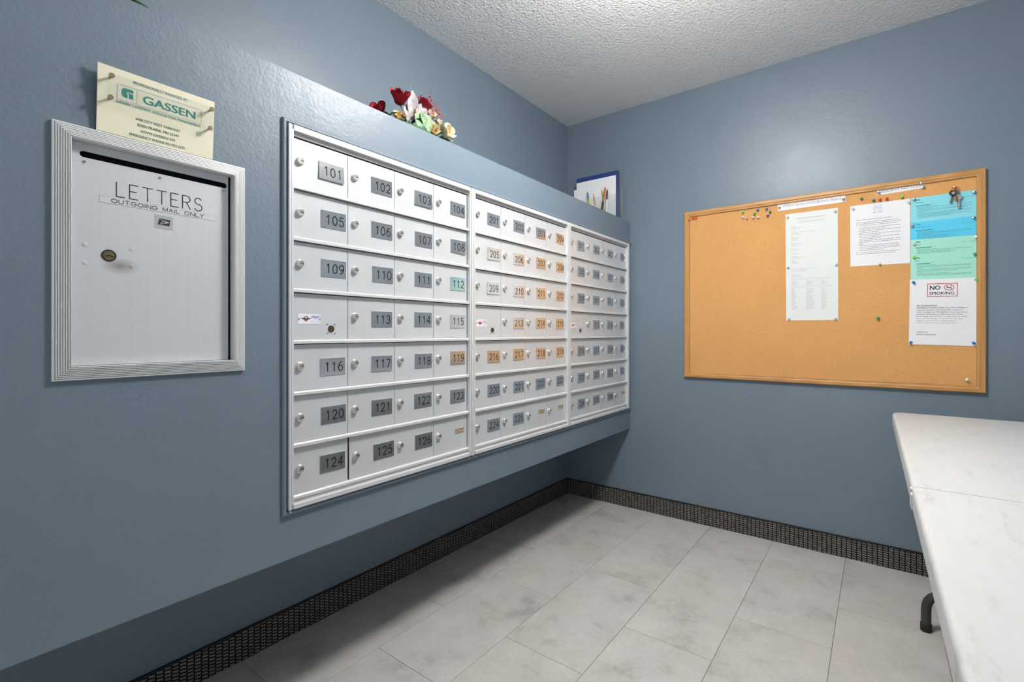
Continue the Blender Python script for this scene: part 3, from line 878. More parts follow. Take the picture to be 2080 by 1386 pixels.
for block in ((0.08, 0.19, 0.17), (0.09, 0.60, 0.16, 0.2), (0.05, 0.17, 0.14, 0.12), (0.05, 0.22, 0.14, 0.12), (0.06, 0.15, 0.10), (0.11, 0.15), (0.12, 0.28, 0.18), (0.10, 0.13, 0.16)):
    for w in block:
        word_line(mb, rp, 0.11, 0.11 + w, tz, 0.008, PH, 0, T); tz -= 0.0205
    tz -= 0.022
put(mb, [PALEINK, PALEINK], o)

# pool guidelines
o, T = sheet('pool_guidelines', [(1.5436, 1.6609), (1.7606, 1.6608), (1.7606, 1.3753), (1.5448, 1.3772)], 'white sheet with flip-flop drawing above bulleted guidelines', PAPER)
mb = MB()
for cx in (0.435, 0.515):
    mb.stroke([(cx + 0.028 * (1 + 0.25 * math.sin(a)) * math.cos(a), 0.915 + 0.052 * math.sin(a)) for a in [k * math.pi / 10 for k in range(20)]], 0.005, PH, 2, T, closed=True)
    mb.stroke([(cx - 0.02, 0.905), (cx, 0.945), (cx + 0.02, 0.905)], 0.005, PH, 2, T)
word_line(mb, rp, 0.385, 0.565, 0.845, 0.010, PH, 2, T)
font_text(mb, 'Willow Grove Swimming Pool Guidelines', 0.10, 0.742, 0.62, 0.018, PH, 1, T, 0.01, 2)
for k, w in enumerate((0.72, 0.76, 0.70)): word_line(mb, rp, 0.10, 0.10 + w, 0.705 - k * 0.026, 0.009, PH, 0, T)
z = 0.615
for lens in ((0.69, 0.45), (0.70, 0.33), (0.69, 0.36), (0.68, 0.38), (0.70, 0.69, 0.08), (0.66, 0.69, 0.68), (0.43,)):
    mb.quad(0.125, z + 0.002, 0.133, z + 0.010, PH, 0, T)
    for w in lens:
        word_line(mb, rp, 0.155, 0.155 + w, z, 0.009, PH, 0, T); z -= 0.0262
for w in (0.74, 0.66): word_line(mb, rp, 0.10, 0.10 + w, z - 0.008, 0.009, PH, 0, T); z -= 0.026
put(mb, [GREYINK, GREYINK, BLUEINK], o)

def rules_sheet(label, m, q, lift, heading, wide, lines, curl=None):
    o, T = sheet('rules_sheet', q, label, m, lift, curl)
    hgt = q[0][1] - q[3][1]
    f = lambda d: 1 - d / hgt         # metres below the top edge
    mb = MB()
    mb.quad(0.09, f(0.0130), 0.118, f(0.0085), PH, 0, T); mb.quad(0.121, f(0.0140), 0.145, f(0.0098), PH, 0, T)
    word_line(mb, rp, 0.08, 0.08 + heading, f(0.0250), 0.0026 / hgt, PH, 0, T)
    word_line(mb, rp, 0.76, 0.96, f(0.0250), 0.0013 / hgt, PH, 0, T)
    mb.quad(0.08, f(0.0392), 0.08 + wide, f(0.0362), PH, 0, T)
    word_line(mb, rp, 0.08 + wide, 0.30 + wide * 0.3, f(0.0355), 0.0013 / hgt, PH, 0, T)
    d = 0.045
    for w in lines:
        word_line(mb, rp, 0.10, 0.10 + w, f(d), 0.0015 / hgt, PH, 0, T)
        d += 0.0046
    put(mb, [CYINK], o)
R4 = lambda zl, zr, bl, br: [(1.7630, zl), (1.9800, zr), (1.9795, br), (1.7625, bl)]
rules_sheet('light cyan rules sheet behind the hanging keys', CYAN_L, R4(1.6607, 1.6628, 1.40, 1.40), 0.0004, 0.13, 0.22, (0.30, 0.81, 0.22, 0.81, 0.78, 0.12, 0.81, 0.80, 0.55, 0.80, 0.52))
rules_sheet('bright cyan rules sheet below the hanging keys', CYAN, R4(1.5520, 1.5530, 1.36, 1.36), 0.0009, 0.22, 0.24, (0.28, 0.81, 0.80, 0.22, 0.58, 0.48, 0.6, 0.5))
rules_sheet('upper mint green rules sheet, with clear pins in its corners', MINT, R4(1.4765, 1.4734, 1.32, 1.32), 0.0014, 0.08, 0.24, (0.30, 0.80, 0.52, 0.6, 0.5))
rules_sheet('lower mint green rules sheet, above the no smoking notice', MINT, R4(1.4060, 1.4036, 1.27, 1.27), 0.0019, 0.07, 0.22, (0.28, 0.80, 0.79, 0.1, 0.80, 0.79, 0.62, 0.1, 0.46, 0.79, 0.8))

o, T = sheet('no_smoking_notice', [(1.7602, 1.3011), (1.9781, 1.2960), (1.9733, 1.0104), (1.7563, 1.0150)], 'white NO SMOKING notice pinned below the mint sheets', PAPER, 0.0024)
mb = MB()
mb.stroke([(0.275, 0.735), (0.715, 0.735), (0.715, 0.925), (0.275, 0.925)], 0.010, PH, 1, T, closed=True)
font_text(mb, 'NO', 0.31, 0.835, 0.155, 0.062, PH, 0, T, 0.02, 3)
font_text(mb, 'SMOKING', 0.305, 0.760, 0.365, 0.043, PH, 0, T, 0.016, 3)
ring = [(0.595 + 0.072 * math.cos(a), 0.866 + 0.040 * math.sin(a)) for a in [k * math.pi / 12 for k in range(24)]]
mb.stroke(ring, 0.009, PH, 1, T, closed=True)
mb.stroke([(0.548, 0.895), (0.642, 0.837)], 0.009, PH + 0.0002, 1, T)
mb.quad(0.548, 0.858, 0.630, 0.866, PH, 0, T)
mb.stroke([(0.622, 0.870), (0.630, 0.880), (0.618, 0.888), (0.628, 0.896)], 0.005, PH, 0, T)
font_text(mb, '30.  Smoking Rules', 0.115, 0.592, 0.31, 0.017, PH, 0, T, 0.008, 2)
mb.quad(0.115, 0.5865, 0.425, 0.589, PH, 0, T)
lines = [('Smoking is prohibited within 25\' of the building or', 0.75, 0.02), ('entrances.  Smoking is NOT ALLOWED on patios or', 0.68, 0.006),
         ('decks.  Smoking is also PROHIBITED in any common areas', 0.75, 0.006), ('including The Party Room, Halls, Restrooms, Fitness', 0.69, 0.012),
         ('Room, Garage and Pool Area. You may smoke on the flat', 0.745, 0.008), ('lots around the building or on the North side of the', 0.68, 0.0),
         ('parking lot across from the building entrance.', 0.585, 0.0), ('Failure to follow these rules will result in fines.', 0.60, 0.0)]
for k, (t_, w, bo) in enumerate(lines):
    font_text(mb, t_, 0.115, 0.556 - k * 0.0325, w, 0.0155, PH, 0 if bo else 2, T, bo, 1)
font_text(mb, 'THANK YOU,', 0.115, 0.185, 0.18, 0.016, PH, 0, T, 0.012, 2)
font_text(mb, 'WILLOW GROVE HOA', 0.115, 0.148, 0.30, 0.016, PH, 0, T, 0.012, 2)
put(mb, [INK, REDINK, MIDINK], o)

# push pins
TPIN = lambda a, b, h: (a, -h, b)
mb = MB().lathe([(0.0007, -0.004), (0.0007, 0.0005), (0.0046, 0.0010), (0.0046, 0.0022), (0.0026, 0.0034), (0.0024, 0.0072), (0.0040, 0.0086), (0.0042, 0.0104), (0.0030, 0.0110)], 12, 0, TPIN)
pin_me = {}
def pin(color, x, z, label, group=None, lift=0.0, name='push_pin'):
    org = (x, -0.0095 - lift, z)
    if color not in pin_me:
        m2 = MB(); m2.v = [tuple(Vector(v) + Vector(org)) for v in mb_pin.v]; m2.f = mb_pin.f; m2.m = mb_pin.m
        o = m2.build(name, PINC[color], None, org, smooth=True)
        pin_me[color] = o.data
    else:
        o = link(name, pin_me[color], None, org)
    rr = random.Random(int(x * 9000 + z * 777))
    o.scale = (1.25, 1.25, 1.25)
    o.rotation_euler = (rr.uniform(-0.16, 0.28), 0, rr.uniform(-0.22, 0.22))
    return tag(o, label, 'push pin', group)
mb_pin = mb
PINS = [
    ('green', 1.5862, 1.6897, 'green push pin in bare cork between the two title strips'),
    ('blue', 1.6319, 1.6739, 'blue push pin in bare cork above the flip-flop sheet'),
    ('red', 1.6557, 1.6737, 'red push pin in bare cork above the flip-flop sheet', 'red pins above the flip-flop sheet'),
    ('red', 1.6779, 1.6719, 'red push pin in bare cork above the flip-flop sheet', 'red pins above the flip-flop sheet'),
    ('lime', 1.7342, 1.6723, 'lime green push pin in bare cork below the RESIDENT NOTICES strip'),
    ('silver', 1.6503, 1.7068, 'silver pin at the R of the RESIDENT NOTICES strip'),
    ('silver', 1.7998, 1.7194, 'silver pin in the upper corner of the RESIDENT NOTICES strip'),
    ('silver', 1.8040, 1.7000, 'silver pin in the lower corner of the RESIDENT NOTICES strip'),
    ('clear', 1.5538, 1.6485, 'clear push pin in the top corner of the flip-flop sheet away from the cyan sheets'),
    ('clear', 1.7540, 1.6475, 'clear push pin in the top corner of the flip-flop sheet beside the cyan sheet'),
    ('clear', 1.6550, 1.3805, 'clear push pin at the bottom edge of the flip-flop sheet'),
    ('silver', 1.7749, 1.6527, 'silver pin at the short heading of the light cyan sheet'),
    ('silver', 1.9663, 1.6508, 'silver pin in the top corner of the light cyan sheet beside the oak frame'),
    ('silver', 1.7690, 1.5408, 'silver pin at the short heading of the bright cyan sheet'),
    ('silver', 1.9645, 1.5450, 'silver pin in the top corner of the bright cyan sheet beside the oak frame'),
    ('clear', 1.7756, 1.4602, 'clear push pin at the short heading of the upper mint sheet'),
    ('clear', 1.9720, 1.4620, 'clear push pin in the upper mint sheet beside the oak frame'),
    ('lime', 1.7741, 1.3972, 'lime green push pin at the short heading of the lower mint sheet'),
    ('green', 1.9705, 1.3948, 'green push pin in the lower mint sheet beside the oak frame'),
    ('light green', 1.9715, 1.2882, 'light green push pin in the top corner of the no smoking notice'),
    ('blue', 1.7717, 1.2892, 'blue push pin in the top corner of the no smoking notice'),
    ('blue', 1.7646, 1.0246, 'blue push pin in the bottom of the no smoking notice, away from oak frame'),
    ('blue', 1.9646, 1.0239, 'blue push pin in the bottom of the no smoking notice, beside oak frame'),
    ('green', 1.6496, 1.1341, 'lone green push pin in bare cork beside the no smoking notice'),
    ('white', 1.9452, 0.8713, 'white push pin alone in the bottom corner of the cork'),
    ('red', 0.8028, 1.6986, 'red push pin in the top corner of the bare cork', 'red pins in the top corner of the cork'),
    ('red', 0.8244, 1.7055, 'red push pin in the top corner of the bare cork', 'red pins in the top corner of the cork'),
    ('red', 0.8405, 1.7062, 'red push pin in the top corner of the bare cork', 'red pins in the top corner of the cork'),
    ('lime', 1.0821, 1.7021, 'lime push pin in the loose cluster of pins on bare cork'),
    ('clear', 1.0825, 1.6750, 'clear push pin in the loose cluster of pins on bare cork', 'clear pins in the loose cluster'),
    ('pink', 1.0992, 1.6687, 'pink push pin in the loose cluster of pins on bare cork'),
    ('green', 1.1355, 1.6857, 'green push pin in the loose cluster of pins on bare cork'),
    ('blue', 1.1522, 1.7026, 'blue push pin in the loose cluster of pins on bare cork', 'blue pins in the loose cluster'),
    ('clear', 1.1307, 1.6698, 'clear push pin in the loose cluster of pins on bare cork', 'clear pins in the loose cluster'),
    ('clear', 1.1557, 1.6640, 'clear push pin in the loose cluster of pins on bare cork', 'clear pins in the loose cluster'),
    ('blue', 1.1927, 1.7029, 'blue push pin in the loose cluster of pins on bare cork', 'blue pins in the loose cluster'),
    ('teal', 1.2089, 1.6845, 'teal push pin in the loose cluster of pins on bare cork'),
    ('purple', 1.1976, 1.6694, 'purple push pin in the loose cluster of pins on bare cork'),
    ('silver', 1.2497, 1.7024, 'silver pin at the Willow end of the bulletin board title strip'),
    ('silver', 1.5180, 1.7010, 'silver pin at the Board end of the bulletin board title strip'),
    ('clear', 1.2874, 1.6475, 'clear push pin in a top corner of the printed paragraphs sheet', 'clear pins in the top of the paragraphs sheet'),
    ('clear', 1.4858, 1.6475, 'clear push pin in a top corner of the printed paragraphs sheet', 'clear pins in the top of the paragraphs sheet'),
    ('clear', 1.2874, 1.3955, 'clear push pin where the two contact sheets overlap', 'clear pins where the contact sheets overlap'),
    ('clear', 1.4900, 1.3950, 'clear push pin where the two contact sheets overlap', 'clear pins where the contact sheets overlap'),
    ('clear', 1.2922, 1.1374, 'clear push pin in a bottom corner of the contact columns sheet', 'clear pins in the bottom of the contact sheet'),
    ('clear', 1.4870, 1.1365, 'clear push pin in a bottom corner of the contact columns sheet', 'clear pins in the bottom of the contact sheet'),
]
for q in PINS:
    pin(*q)
pin('gold', 1.9072, 1.6835, 'gold pin from which the bunch of keys hangs')

# bunch of keys
KX, KZ = 1.9075, 1.6790
ks = thing('key_bunch', (KX, -0.013, KZ - 0.095), 'bunch of silver keys with dark fob hanging over the cyan sheet', 'keys')
mb = MB().tube([(KX + 0.0135 * math.cos(a), -0.0155, KZ - 0.008 + 0.0135 * math.sin(a)) for a in [k * math.pi / 12 for k in range(25)]], 0.0011, 8)
mb.build('split_ring', STEEL, ks, smooth=True)
def key(cx, cz, ang, yy, blade, head, m, ks=ks):
    ca, sa = math.cos(ang), math.sin(ang)
    T = lambda a, b, h: (cx + a * ca - b * sa, yy - h, cz + a * sa + b * ca)
    hd = [(head * 1.0 * math.sin(t), -head * 0.9 + head * 0.95 * math.cos(t)) for t in [k * math.pi / 8 for k in range(16)]]
    mb = MB()
    n = len(hd)
    mb.add([(a, b, 0) for a, b in hd] + [(a, b, 0.002) for a, b in hd], [tuple(range(n)), tuple(reversed(range(n, 2 * n)))] + [(k, (k + 1) % n, n + (k + 1) % n, n + k) for k in range(n)], 0, T)
    b0 = -head * 1.8
    out = [(-0.0036, b0), (-0.0036, b0 - blade), (0.0, b0 - blade - 0.003), (0.0030, b0 - blade)]
    for q in range(5):
        out += [(0.0020 if q % 2 == 0 else 0.0036, b0 - blade + (q + 0.6) * blade / 6)]
    out += [(0.0036, b0)]
    n = len(out)
    mb.add([(a, b, 0.0002) for a, b in out] + [(a, b, 0.0018) for a, b in out], [tuple(range(n)), tuple(reversed(range(n, 2 * n)))] + [(k, (k + 1) % n, n + (k + 1) % n, n + k) for k in range(n)], 0, T)
    return mb.build('key', m, ks)
key(KX - 0.004, KZ - 0.014, -0.20, -0.0160, 0.030, 0.0100, BROWNKEY)
key(KX + 0.006, KZ - 0.030, 0.10, -0.0185, 0.030, 0.0135, GREYKEY)
key(KX + 0.010, KZ - 0.032, 0.04, -0.0215, 0.032, 0.0115, STEEL)
key(KX + 0.001, KZ - 0.010, 0.12, -0.0245, 0.034, 0.0095, BROWNKEY)
TF = lambda a, b, h: (KX - 0.0085 + a, -0.0265 - h, KZ - 0.022 + b)
MB().lathe([(0.0105, 0.0), (0.0115, 0.001), (0.0115, 0.003), (0.0105, 0.004)], 20, 0, TF).build('round_fob', BLACKP, ks, smooth=True)
TF2 = lambda a, b, h: (KX - 0.0065 + a, -0.0306 - h, KZ - 0.023 + b)
MB().lathe([(0.0062, 0.0), (0.0058, 0.0010)], 18, 0, TF2).build('fob_disc', STEEL, ks, smooth=True)

# ---------------------------------------------------------------- folding table
TZ = 0.737
ft = thing('folding_table', (2.08, -1.43, 0.0), 'white plastic fold-in-half table with charcoal legs', 'table')
rot = 0.0108
def TT(u, v, z):     # u across (0..0.76), v along from far end (0..2.44)
    return (1.694 + u * math.cos(rot) + v * math.sin(rot), -0.213 + u * math.sin(rot) - v * math.cos(rot), z)
def slab(v0, v1, far):
    """half of the top; rounded outer corners and a rolled edge"""
    R = 0.045
    w = 0.76
    def outline(ins):
        a, b = v0 + (ins if far else 0), v1 - (0 if far else ins)
        l, r = ins, w - ins
        rr = max(R - ins, 0.01)
        pts = []
        if far:
            pts += [(l, b), (r, b)]
            pts += [(r - rr + rr * math.cos(t), a + rr - rr * math.sin(t)) for t in [k * math.pi / 2 / 6 for k in range(7)]]
            pts += [(l + rr - rr * math.sin(t), a + rr - rr * math.cos(t)) for t in [k * math.pi / 2 / 6 for k in range(7)]]
        else:
            pts += [(r, a), (l, a)]
            pts += [(l + rr - rr * math.cos(t), b - rr + rr * math.sin(t)) for t in [k * math.pi / 2 / 6 for k in range(7)]]
            pts += [(r - rr + rr * math.sin(t), b - rr + rr * math.cos(t)) for t in [k * math.pi / 2 / 6 for k in range(7)]]
        return pts
    prof = [(0.030, -0.030), (0.004, -0.046), (0.0, -0.042), (0.0, -0.010), (0.0015, -0.004), (0.005, -0.0008), (0.010, 0.0)]
    vs, fs = [], []
    n = None
    for ins, dz in prof:
        o_ = outline(ins)
        n = len(o_)
        vs += [(a, b, TZ + dz) for a, b in o_]
    for j in range(len(prof) - 1):
        for k in range(n):
            fs.append((j * n + k, j * n + (k + 1) % n, (j + 1) * n + (k + 1) % n, (j + 1) * n + k))
    fs.append(tuple(range(n - 1, -1, -1)))
    fs.append(tuple((len(prof) - 1) * n + k for k in range(n)))
    return MB().add(vs, fs, 0, TT)
slab(0.0, 1.2185, True).build('tabletop_half', TABLE, ft, smooth=True)
slab(1.2205, 2.44, False).build('tabletop_half', TABLE, ft, smooth=True)
mb = MB()
mb.box((-0.0025, 1.200, TZ - 0.043), (0.004, 1.2180, TZ - 0.006), 0, TT).box((-0.0025, 1.2215, TZ - 0.043), (0.004, 1.245, TZ - 0.012), 0, TT)
mb.build('hinge_cover', TABLE, ft, bevel=0.001)
def bend(pts, r, n=6):
    out = [Vector(pts[0])]
    for a, b, c_ in zip(pts[:-2], pts[1:-1], pts[2:]):
        a, b, c_ = Vector(a), Vector(b), Vector(c_)
        p, q = b + (a - b).normalized() * r, b + (c_ - b).normalized() * r
        for k in range(n + 1):
            t = k / n
            out.append(p * (1 - t) ** 2 + b * 2 * t * (1 - t) + q * t * t)
    out.append(Vector(pts[-1]))
    return out
for v in (0.295, 2.145):
    for s in (-1, 1):
        c0 = 0.38
        pts = [(c0 + s * 0.292, v, 0.012), (c0 + s * 0.292, v, 0.135), (c0 + s * 0.085, v, 0.165), (c0 + s * 0.085, v, 0.700)]
        pts = [TT(*p) for p in pts]
        lg = MB().tube(bend(pts, 0.06), 0.0145, 14).build('leg', LEGM, ft, smooth=True)
        f_ = TT(c0 + s * 0.292, v, 0)
        MB().lathe([(0.0150, 0.0), (0.0165, 0.002), (0.0165, 0.028), (0.0150, 0.030)], 14, 0, lambda a, b, h: (f_[0] + a, f_[1] + b, h)).build('foot_cap', RUBBER, lg, smooth=True)
    MB().tube([TT(0.27, v, 0.42), TT(0.49, v, 0.42)], 0.010, 10).build('crossbar', LEGM, ft, smooth=True)
    MB().tube([TT(0.06, v, 0.697), TT(0.70, v, 0.697)], 0.011, 10).build('pivot_bar', LEGM, ft, smooth=True)
    MB().tube([TT(0.38, v, 0.42), TT(0.38, 1.0 if v < 1 else 1.44, 0.695)], 0.008, 8).build('brace', LEGM, ft, smooth=True)

# ---------------------------------------------------------------- silk flower arrangement on the bulkhead
XA = D - 0.075
fa = thing('flower_arrangement', (XA, -1.66, BT), 'silk flowers, red and cream roses with sage leaves, on the bulkhead ledge', 'flowers')
mb = MB().add(*[[(XA + 0.05 * math.cos(a) * s, -1.655 + 0.155 * math.sin(a) * s, BT + h) for s, h in ((1.0, 0.0), (1.0, 0.012), (0.82, 0.026), (0.01, 0.030)) for a in [k * math.pi / 10 for k in range(20)]],
                [(j * 20 + k, j * 20 + (k + 1) % 20, (j + 1) * 20 + (k + 1) % 20, (j + 1) * 20 + k) for j in range(3) for k in range(20)] + [tuple(range(19, -1, -1))]])
mb.build('moss_base', LEAFD, fa, smooth=True)
def petal_mesh(rngp, r, hgt, ang, width, open_, T, mb):
    n, m_ = 6, 5
    vs, fs = [], []
    for j in range(m_ + 1):
        t = j / m_
        for i in range(n + 1):
            s = i / n * 2 - 1
            a = ang + s * width * (0.55 + 0.45 * math.sin(math.pi * min(t * 0.75 + 0.15, 1)))
            flare = r * (0.35 + 0.65 * math.sin(t * math.pi / 2)) + open_ * r * max(0, t - 0.6) * 1.6
            zz = hgt * (t - 0.16 * (s ** 2) * t) + rngp.uniform(-0.02, 0.02) * hgt * t
            vs.append((flare * math.cos(a), flare * math.sin(a), zz))
    for j in range(m_):
        for i in range(n):
            a = j * (n + 1) + i
            fs.append((a, a + 1, a + n + 2, a + n + 1))
    mb.add(vs, fs, 0, T)
def frame_to(p, d, roll=0.0):
    d = Vector(d).normalized()
    q = Vector((0, 0, 1)).rotation_difference(d) @ __import__('mathutils').Quaternion((0, 0, 1), roll)
    p = Vector(p)
    return lambda x, y, z: tuple(p + q @ Vector((x, y, z)))
rf = random.Random(8)
def rose(p, d, size, m, m_in=None):
    """p = base of the bloom, d = direction it faces"""
    T = frame_to(p, d, rf.uniform(0, 3))
    core = flat(MB())
    for k in range(6):
        petal_mesh(rf, size * (0.16 + 0.06 * k), size * (1.02 - 0.02 * k), k * 2.2, 0.95, 0.05, T, core)
    core.lathe([(size * 0.10, 0.0), (size * 0.42, size * 0.08), (size * 0.36, size * 0.35)], 10, 0, T)
    ro = core.build('rose', m_in or m, fa, smooth='all')
    for k in range(6):
        pm = flat(MB())
        petal_mesh(rf, size * (0.50 + 0.045 * (k % 3)), size * (0.92 - 0.05 * (k % 3)), k * math.pi / 3 + rf.uniform(-0.2, 0.2), 0.68, 0.45, T, pm)
        pm.build('petal', m, ro, smooth='all')
    return ro
def leaf(p, d, up, length, width, m, fold=0.18, name='leaf', parent=None):
    d = Vector(d).normalized(); side = d.cross(Vector(up)).normalized(); nn = side.cross(d).normalized()
    p = Vector(p)
    n = 8
    vs, fs = [], []
    for j in range(n + 1):
        t = j / n
        w = width * (math.sin(math.pi * min(1, t * 0.93 + 0.05)) ** 0.8) * (1 + 0.10 * math.sin(t * 19))
        c_ = p + d * length * t - nn * length * 0.20 * t * t
        for s in (-1, -0.5, 0, 0.5, 1):
            vs.append(tuple(c_ + side * w * 0.5 * s + nn * fold * w * abs(s)))
    for j in range(n):
        for i in range(4):
            a = j * 5 + i
            fs.append((a, a + 1, a + 6, a + 5))
    return flat(MB()).add(vs, fs).build(name, m, parent or fa, smooth='all')
def stem(a, b, r=0.0016, sag=0.01):
    a, b = Vector(a), Vector(b)
    pts = [a.lerp(b, t) + Vector((0, sag * math.sin(math.pi * t), 0)) for t in (0, .25, .5, .75, 1)]
    MB().tube(pts, r, 6).build('stem', STEMG, fa, smooth=True)
P = lambda y, z, dx=0.0: (XA + dx, y, z)
toward = (0.80, -0.35, 0.35)
rose(P(-1.716, 1.832), (0.45, -0.25, 0.80), 0.052, ROSE, ROSED)
stem(P(-1.66, BT + 0.02), P(-1.716, 1.834))
rose(P(-1.622, 1.853), (0.55, 0.25, 0.70), 0.042, ROSE)
stem(P(-1.64, BT + 0.02), P(-1.622, 1.855))
rose(P(-1.792, 1.764), (0.30, -0.65, 0.55), 0.046, ROSED, ROSE)
stem(P(-1.72, BT + 0.01), P(-1.792, 1.766))
rose(P(-1.728, 1.768, 0.01), (0.6, -0.3, 0.6), 0.034, PEACHF)
rose(P(-1.585, 1.832), (0.7, -0.1, 0.6), 0.032, CREAMF)
rose(P(-1.583, 1.774, 0.015), toward, 0.036, CREAMF, PEACHF)
rose(P(-1.545, 1.805), (0.7, 0.1, 0.7), 0.038, CREAMF)
rose(P(-1.517, 1.792, 0.005), (0.85, 0.1, 0.35), 0.046, CREAMF)
stem(P(-1.60, BT + 0.02), P(-1.517, 1.792)); stem(P(-1.62, BT + 0.02), P(-1.545, 1.806)); stem(P(-1.62, BT + 0.02), P(-1.585, 1.833))
# leaves
leaf(P(-1.660, 1.800), (0.25, -0.12, 1.0), (1, -0.4, 0.1), 0.098, 0.040, LEAFS)
leaf(P(-1.648, 1.795, 0.01), (0.30, 0.28, 1.0), (1, -0.3, 0.1), 0.080, 0.038, LEAFS)
leaf(P(-1.690, 1.780), (0.1, 0.1, 1.0), (1, -0.3, 0.1), 0.07, 0.030, LEAFS)
leaf(P(-1.615, 1.808, 0.01), (0.4, 0.2, 0.8), (1, -0.2, 0.3), 0.048, 0.036, LEAFS)
leaf(P(-1.640, 1.826, 0.02), (0.35, -0.30, -0.75), (1, -0.3, 0.5), 0.066, 0.048, LEAFG)
leaf(P(-1.638, 1.828, 0.022), (0.40, 0.22, -0.80), (1, -0.2, 0.5), 0.072, 0.046, LEAFG)
leaf(P(-1.612, 1.822, 0.015), (0.35, 0.45, -0.70), (1, -0.2, 0.5), 0.066, 0.044, LEAFG)
leaf(P(-1.770, 1.772, 0.02), (0.4, 0.1, 0.1), (1, 0, 1), 0.035, 0.024, LEAFG)
leaf(P(-1.540, 1.775), (0.25, 0.9, 0.25), (1, 0, 0.6), 0.075, 0.026, LEAFG)
leaf(P(-1.520, 1.785), (0.2, 0.9, 0.35), (1, 0, 0.6), 0.06, 0.022, CREAMF, name='leaf')
for y, z, dy in ((-1.70, 1.765, -0.5), (-1.67, 1.775, 0.2), (-1.60, 1.765, 0.4), (-1.565, 1.765, 0.3), (-1.76, 1.755, -0.6), (-1.73, 1.755, 0.1), (-1.53, 1.76, 0.7)):
    leaf(P(y, z, 0.0), (0.6, dy, 0.5), (0.5, 0, 1), 0.05, 0.028, LEAFD)
# red berry sprigs and fine wisps
for (y0, z0), tips in (((-1.60, 1.80), ((-1.585, 1.905), (-1.566, 1.880), (-1.550, 1.866), (-1.600, 1.842), (-1.578, 1.858), (-1.536, 1.858)),), ((-1.63, 1.80), ((-1.655, 1.83), (-1.612, 1.83)))):
    mb = MB()
    for (y1, z1) in tips:
        mb.tube([P(y0, z0, 0.012), P((y0 * .4 + y1 * .6), (z0 + z1) / 2, 0.018), P(y1, z1, 0.015)], 0.0010, 5)
        for q in range(7):
            cc = Vector(P(y1 + rf.uniform(-0.012, 0.009), z1 + rf.uniform(-0.014, 0.008), 0.015 + rf.uniform(-0.008, 0.008)))
            mb.lathe([(0.0006, -0.0028), (0.0026, -0.0012), (0.0026, 0.0012), (0.0006, 0.0028)], 6, 0, lambda a, b, h: tuple(cc + Vector((a, b, h))))
    mb.build('berry_sprig', BERRY, fa, smooth=True)
WISP = mat('pale_dried_grass', hexlin(158, 160, 160), 0.7)
mb = MB()
for y1, z1 in ((-1.668, 1.925), (-1.655, 1.905), (-1.622, 1.918), (-1.608, 1.905), (-1.64, 1.90)):
    mb.tube([P(-1.645, 1.80), P((y1 - 1.645) / 2 + 0.004, 1.86), P(y1, z1)], [0.0007, 0.0006, 0.0003], 5)
mb.build('dried_grass', WISP, fa)

# second arrangement further along the ledge, of which only leaf tips reach into the picture
gp = thing('greenery', (XA, -2.52, BT), 'sprig of green leaves lying on the bulkhead ledge above the sign', 'plant')
MB().tube([P(-2.66, BT + 0.012), P(-2.56, BT + 0.018), P(-2.46, BT + 0.022)], 0.003, 6).build('stem', STEMG, gp, smooth=True)
for y, z, d, l, m_ in ((-2.475, 0.028, (0.5, 0.6, 0.3), 0.05, LEAFG), (-2.48, 0.034, (0.4, 0.7, 0.5), 0.055, LEAFD), (-2.465, 0.020, (0.7, 0.5, 0.15), 0.045, LEAFG), (-2.50, 0.030, (0.45, 0.75, 0.35), 0.085, LEAFG), (-2.52, 0.03, (0.5, 0.6, 0.5), 0.08, LEAFD), (-2.56, 0.03, (0.5, -0.2, 0.9), 0.09, LEAFG),
                       (-2.49, 0.022, (0.55, 0.8, 0.15), 0.075, LEAFD), (-2.60, 0.025, (0.3, -0.4, 0.8), 0.09, LEAFD), (-2.64, 0.02, (0.3, -0.8, 0.4), 0.08, LEAFG)):
    leaf(P(y, BT + z), d, (1, 0, 1), l, l * 0.42, m_, parent=gp)

# ---------------------------------------------------------------- literature holder in the corner of the ledge
HX0, HX1, HYB, HYF = 0.070, 0.4150, -0.040, -0.135
ho = thing('literature_holder', ((HX0 + HX1) / 2, -0.09, BT), 'clear acrylic literature holder standing on the bulkhead in the corner', 'holder')
MB().box((HX0, HYF, BT), (HX1, HYB, BT + 0.003)).build('base', ACRYLIC, ho)
MB().box((HX0 + 0.003, HYB - 0.003, BT + 0.003), (HX1 - 0.003, HYB, BT + 0.235)).build('back_panel', ACRYLIC, ho)
MB().box((HX0 + 0.003, HYF, BT + 0.003), (HX1 - 0.003, HYF + 0.003, BT + 0.150)).build('front_panel', ACRYLIC, ho)
for x in (HX0, HX1 - 0.003):
    MB().add([(x + dx, y, z) for dx in (0, 0.003) for y, z in ((HYF, BT + 0.003), (HYB, BT + 0.003), (HYB, BT + 0.235), (HYF, BT + 0.150))],
             [(0, 1, 2, 3), (7, 6, 5, 4), (0, 4, 5, 1), (1, 5, 6, 2), (2, 6, 7, 3), (3, 7, 4, 0)]).build('side_panel', ACRYLIC, ho)
z0 = BT + 0.0035
bdr = thing('binder', (0.255, -0.062, z0), 'navy blue folder behind white papers in the clear holder', 'folder')
mb = MB().box((0.1165, -0.080, z0), (0.3960, -0.077, 2.047)); mb.build('cover', NAVY, bdr, bevel=0.0008)
MB().box((0.1165, -0.052, z0), (0.3960, -0.049, 2.047)).build('cover', NAVY, bdr, bevel=0.0008)
MB().box((0.3930, -0.077, z0), (0.3960, -0.052, 2.047)).build('spine', NAVY, bdr)
MB().box((0.122, -0.076, z0), (0.394, -0.053, 2.025)).build('page_block', PAPER, bdr)
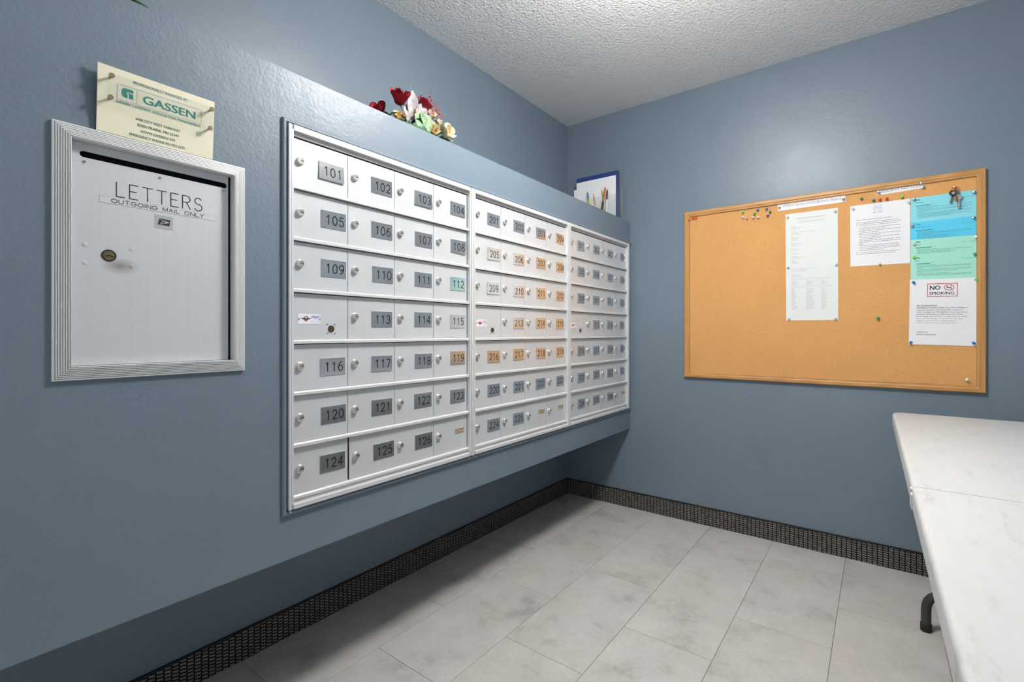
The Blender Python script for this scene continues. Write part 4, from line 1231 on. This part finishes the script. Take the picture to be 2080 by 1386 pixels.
def upright(name, x0, x1, ztop, y, th, label, m, cat='paper', skew=0.0):
    o = MB().add([(x0, y, z0), (x1, y, z0), (x1, y - th, z0), (x0, y - th, z0), (x0, y, ztop + skew), (x1, y, ztop), (x1, y - th, ztop), (x0, y - th, ztop + skew)],
                 [(0, 1, 5, 4), (1, 2, 6, 5), (2, 3, 7, 6), (3, 0, 4, 7), (4, 5, 6, 7), (3, 2, 1, 0)]).build(name, m, None, ((x0 + x1) / 2, y, z0))
    return tag(o, label, cat)
upright('paper_sheaf', 0.1205, 0.3885, 2.0175, -0.0815, 0.004, 'tall white sheaf of papers against the navy folder', PAPER)
upright('paper_sheaf', 0.1040, 0.1300, 1.975, -0.0870, 0.003, 'narrow white leaflet poking out beside the tall white sheaf', PAPER)
upright('paper_sheaf', 0.2560, 0.3860, 1.872, -0.0905, 0.001, 'low folded white sheet standing behind the pens', PAPER2, skew=-0.09)
def pen(name, a, b, y, r, m0, m1, label, split=0.5, cat='pen'):
    a, b = Vector((a[0], y, a[1])), Vector((b[0], y, b[1]))      # a top, b lower visible end; the pen runs on down to the base
    d = (b - a).normalized()
    L_ = (a.z - (z0 + 0.001)) / -d.z
    t = thing(name, tuple(a + d * L_), label, cat)
    MB().tube([a + d * L_ * s for s in (0, 0.02, 0.06, split * 0.5, split)], [r * 0.35, r * 0.6, r, r, r], 10).build('barrel', m0, t, smooth=True)
    MB().tube([a + d * L_ * s for s in (split, split + 0.05, 0.93, 1.0)], [r, r * 1.08, r, r * 0.4], 10).build('grip', m1, t, smooth=True)
    MB().tube([a + d * L_ * 0.05 + Vector((r * 0.3, -r * 1.25, 0)), a + d * L_ * 0.30 + Vector((r * 0.3, -r * 1.25, 0))], r * 0.25, 6).build('clip', BLACKP, t, smooth=True)
pen('ballpoint_pen', (0.3345, 1.949), (0.3135, 1.835), -0.112, 0.0062, ORANGE, BLACKP, 'orange and black ballpoint pen in the clear holder', 0.42)
pen('ballpoint_pen', (0.3480, 1.930), (0.3440, 1.835), -0.116, 0.0056, BLACKP, STICKER, 'black capped pen with pale barrel in the clear holder', 0.32)
pen('highlighter_pen', (0.2120, 1.940), (0.2265, 1.866), -0.112, 0.0058, BLUEP, YELLOWP, 'blue and yellow highlighter in the clear holder', 0.22, 'highlighter')
pen('pencil', (0.2500, 1.930), (0.2630, 1.860), -0.104, 0.0028, YELLOWP, YELLOWP, 'thin yellow pencil beside the highlighter in the clear holder', 0.6, 'pencil')
pen('pencil', (0.3050, 1.945), (0.3140, 1.880), -0.100, 0.0028, YELLOWP, YELLOWP, 'thin yellow pencil behind the orange pen in the clear holder', 0.6, 'pencil')

bpy.context.view_layer.update()
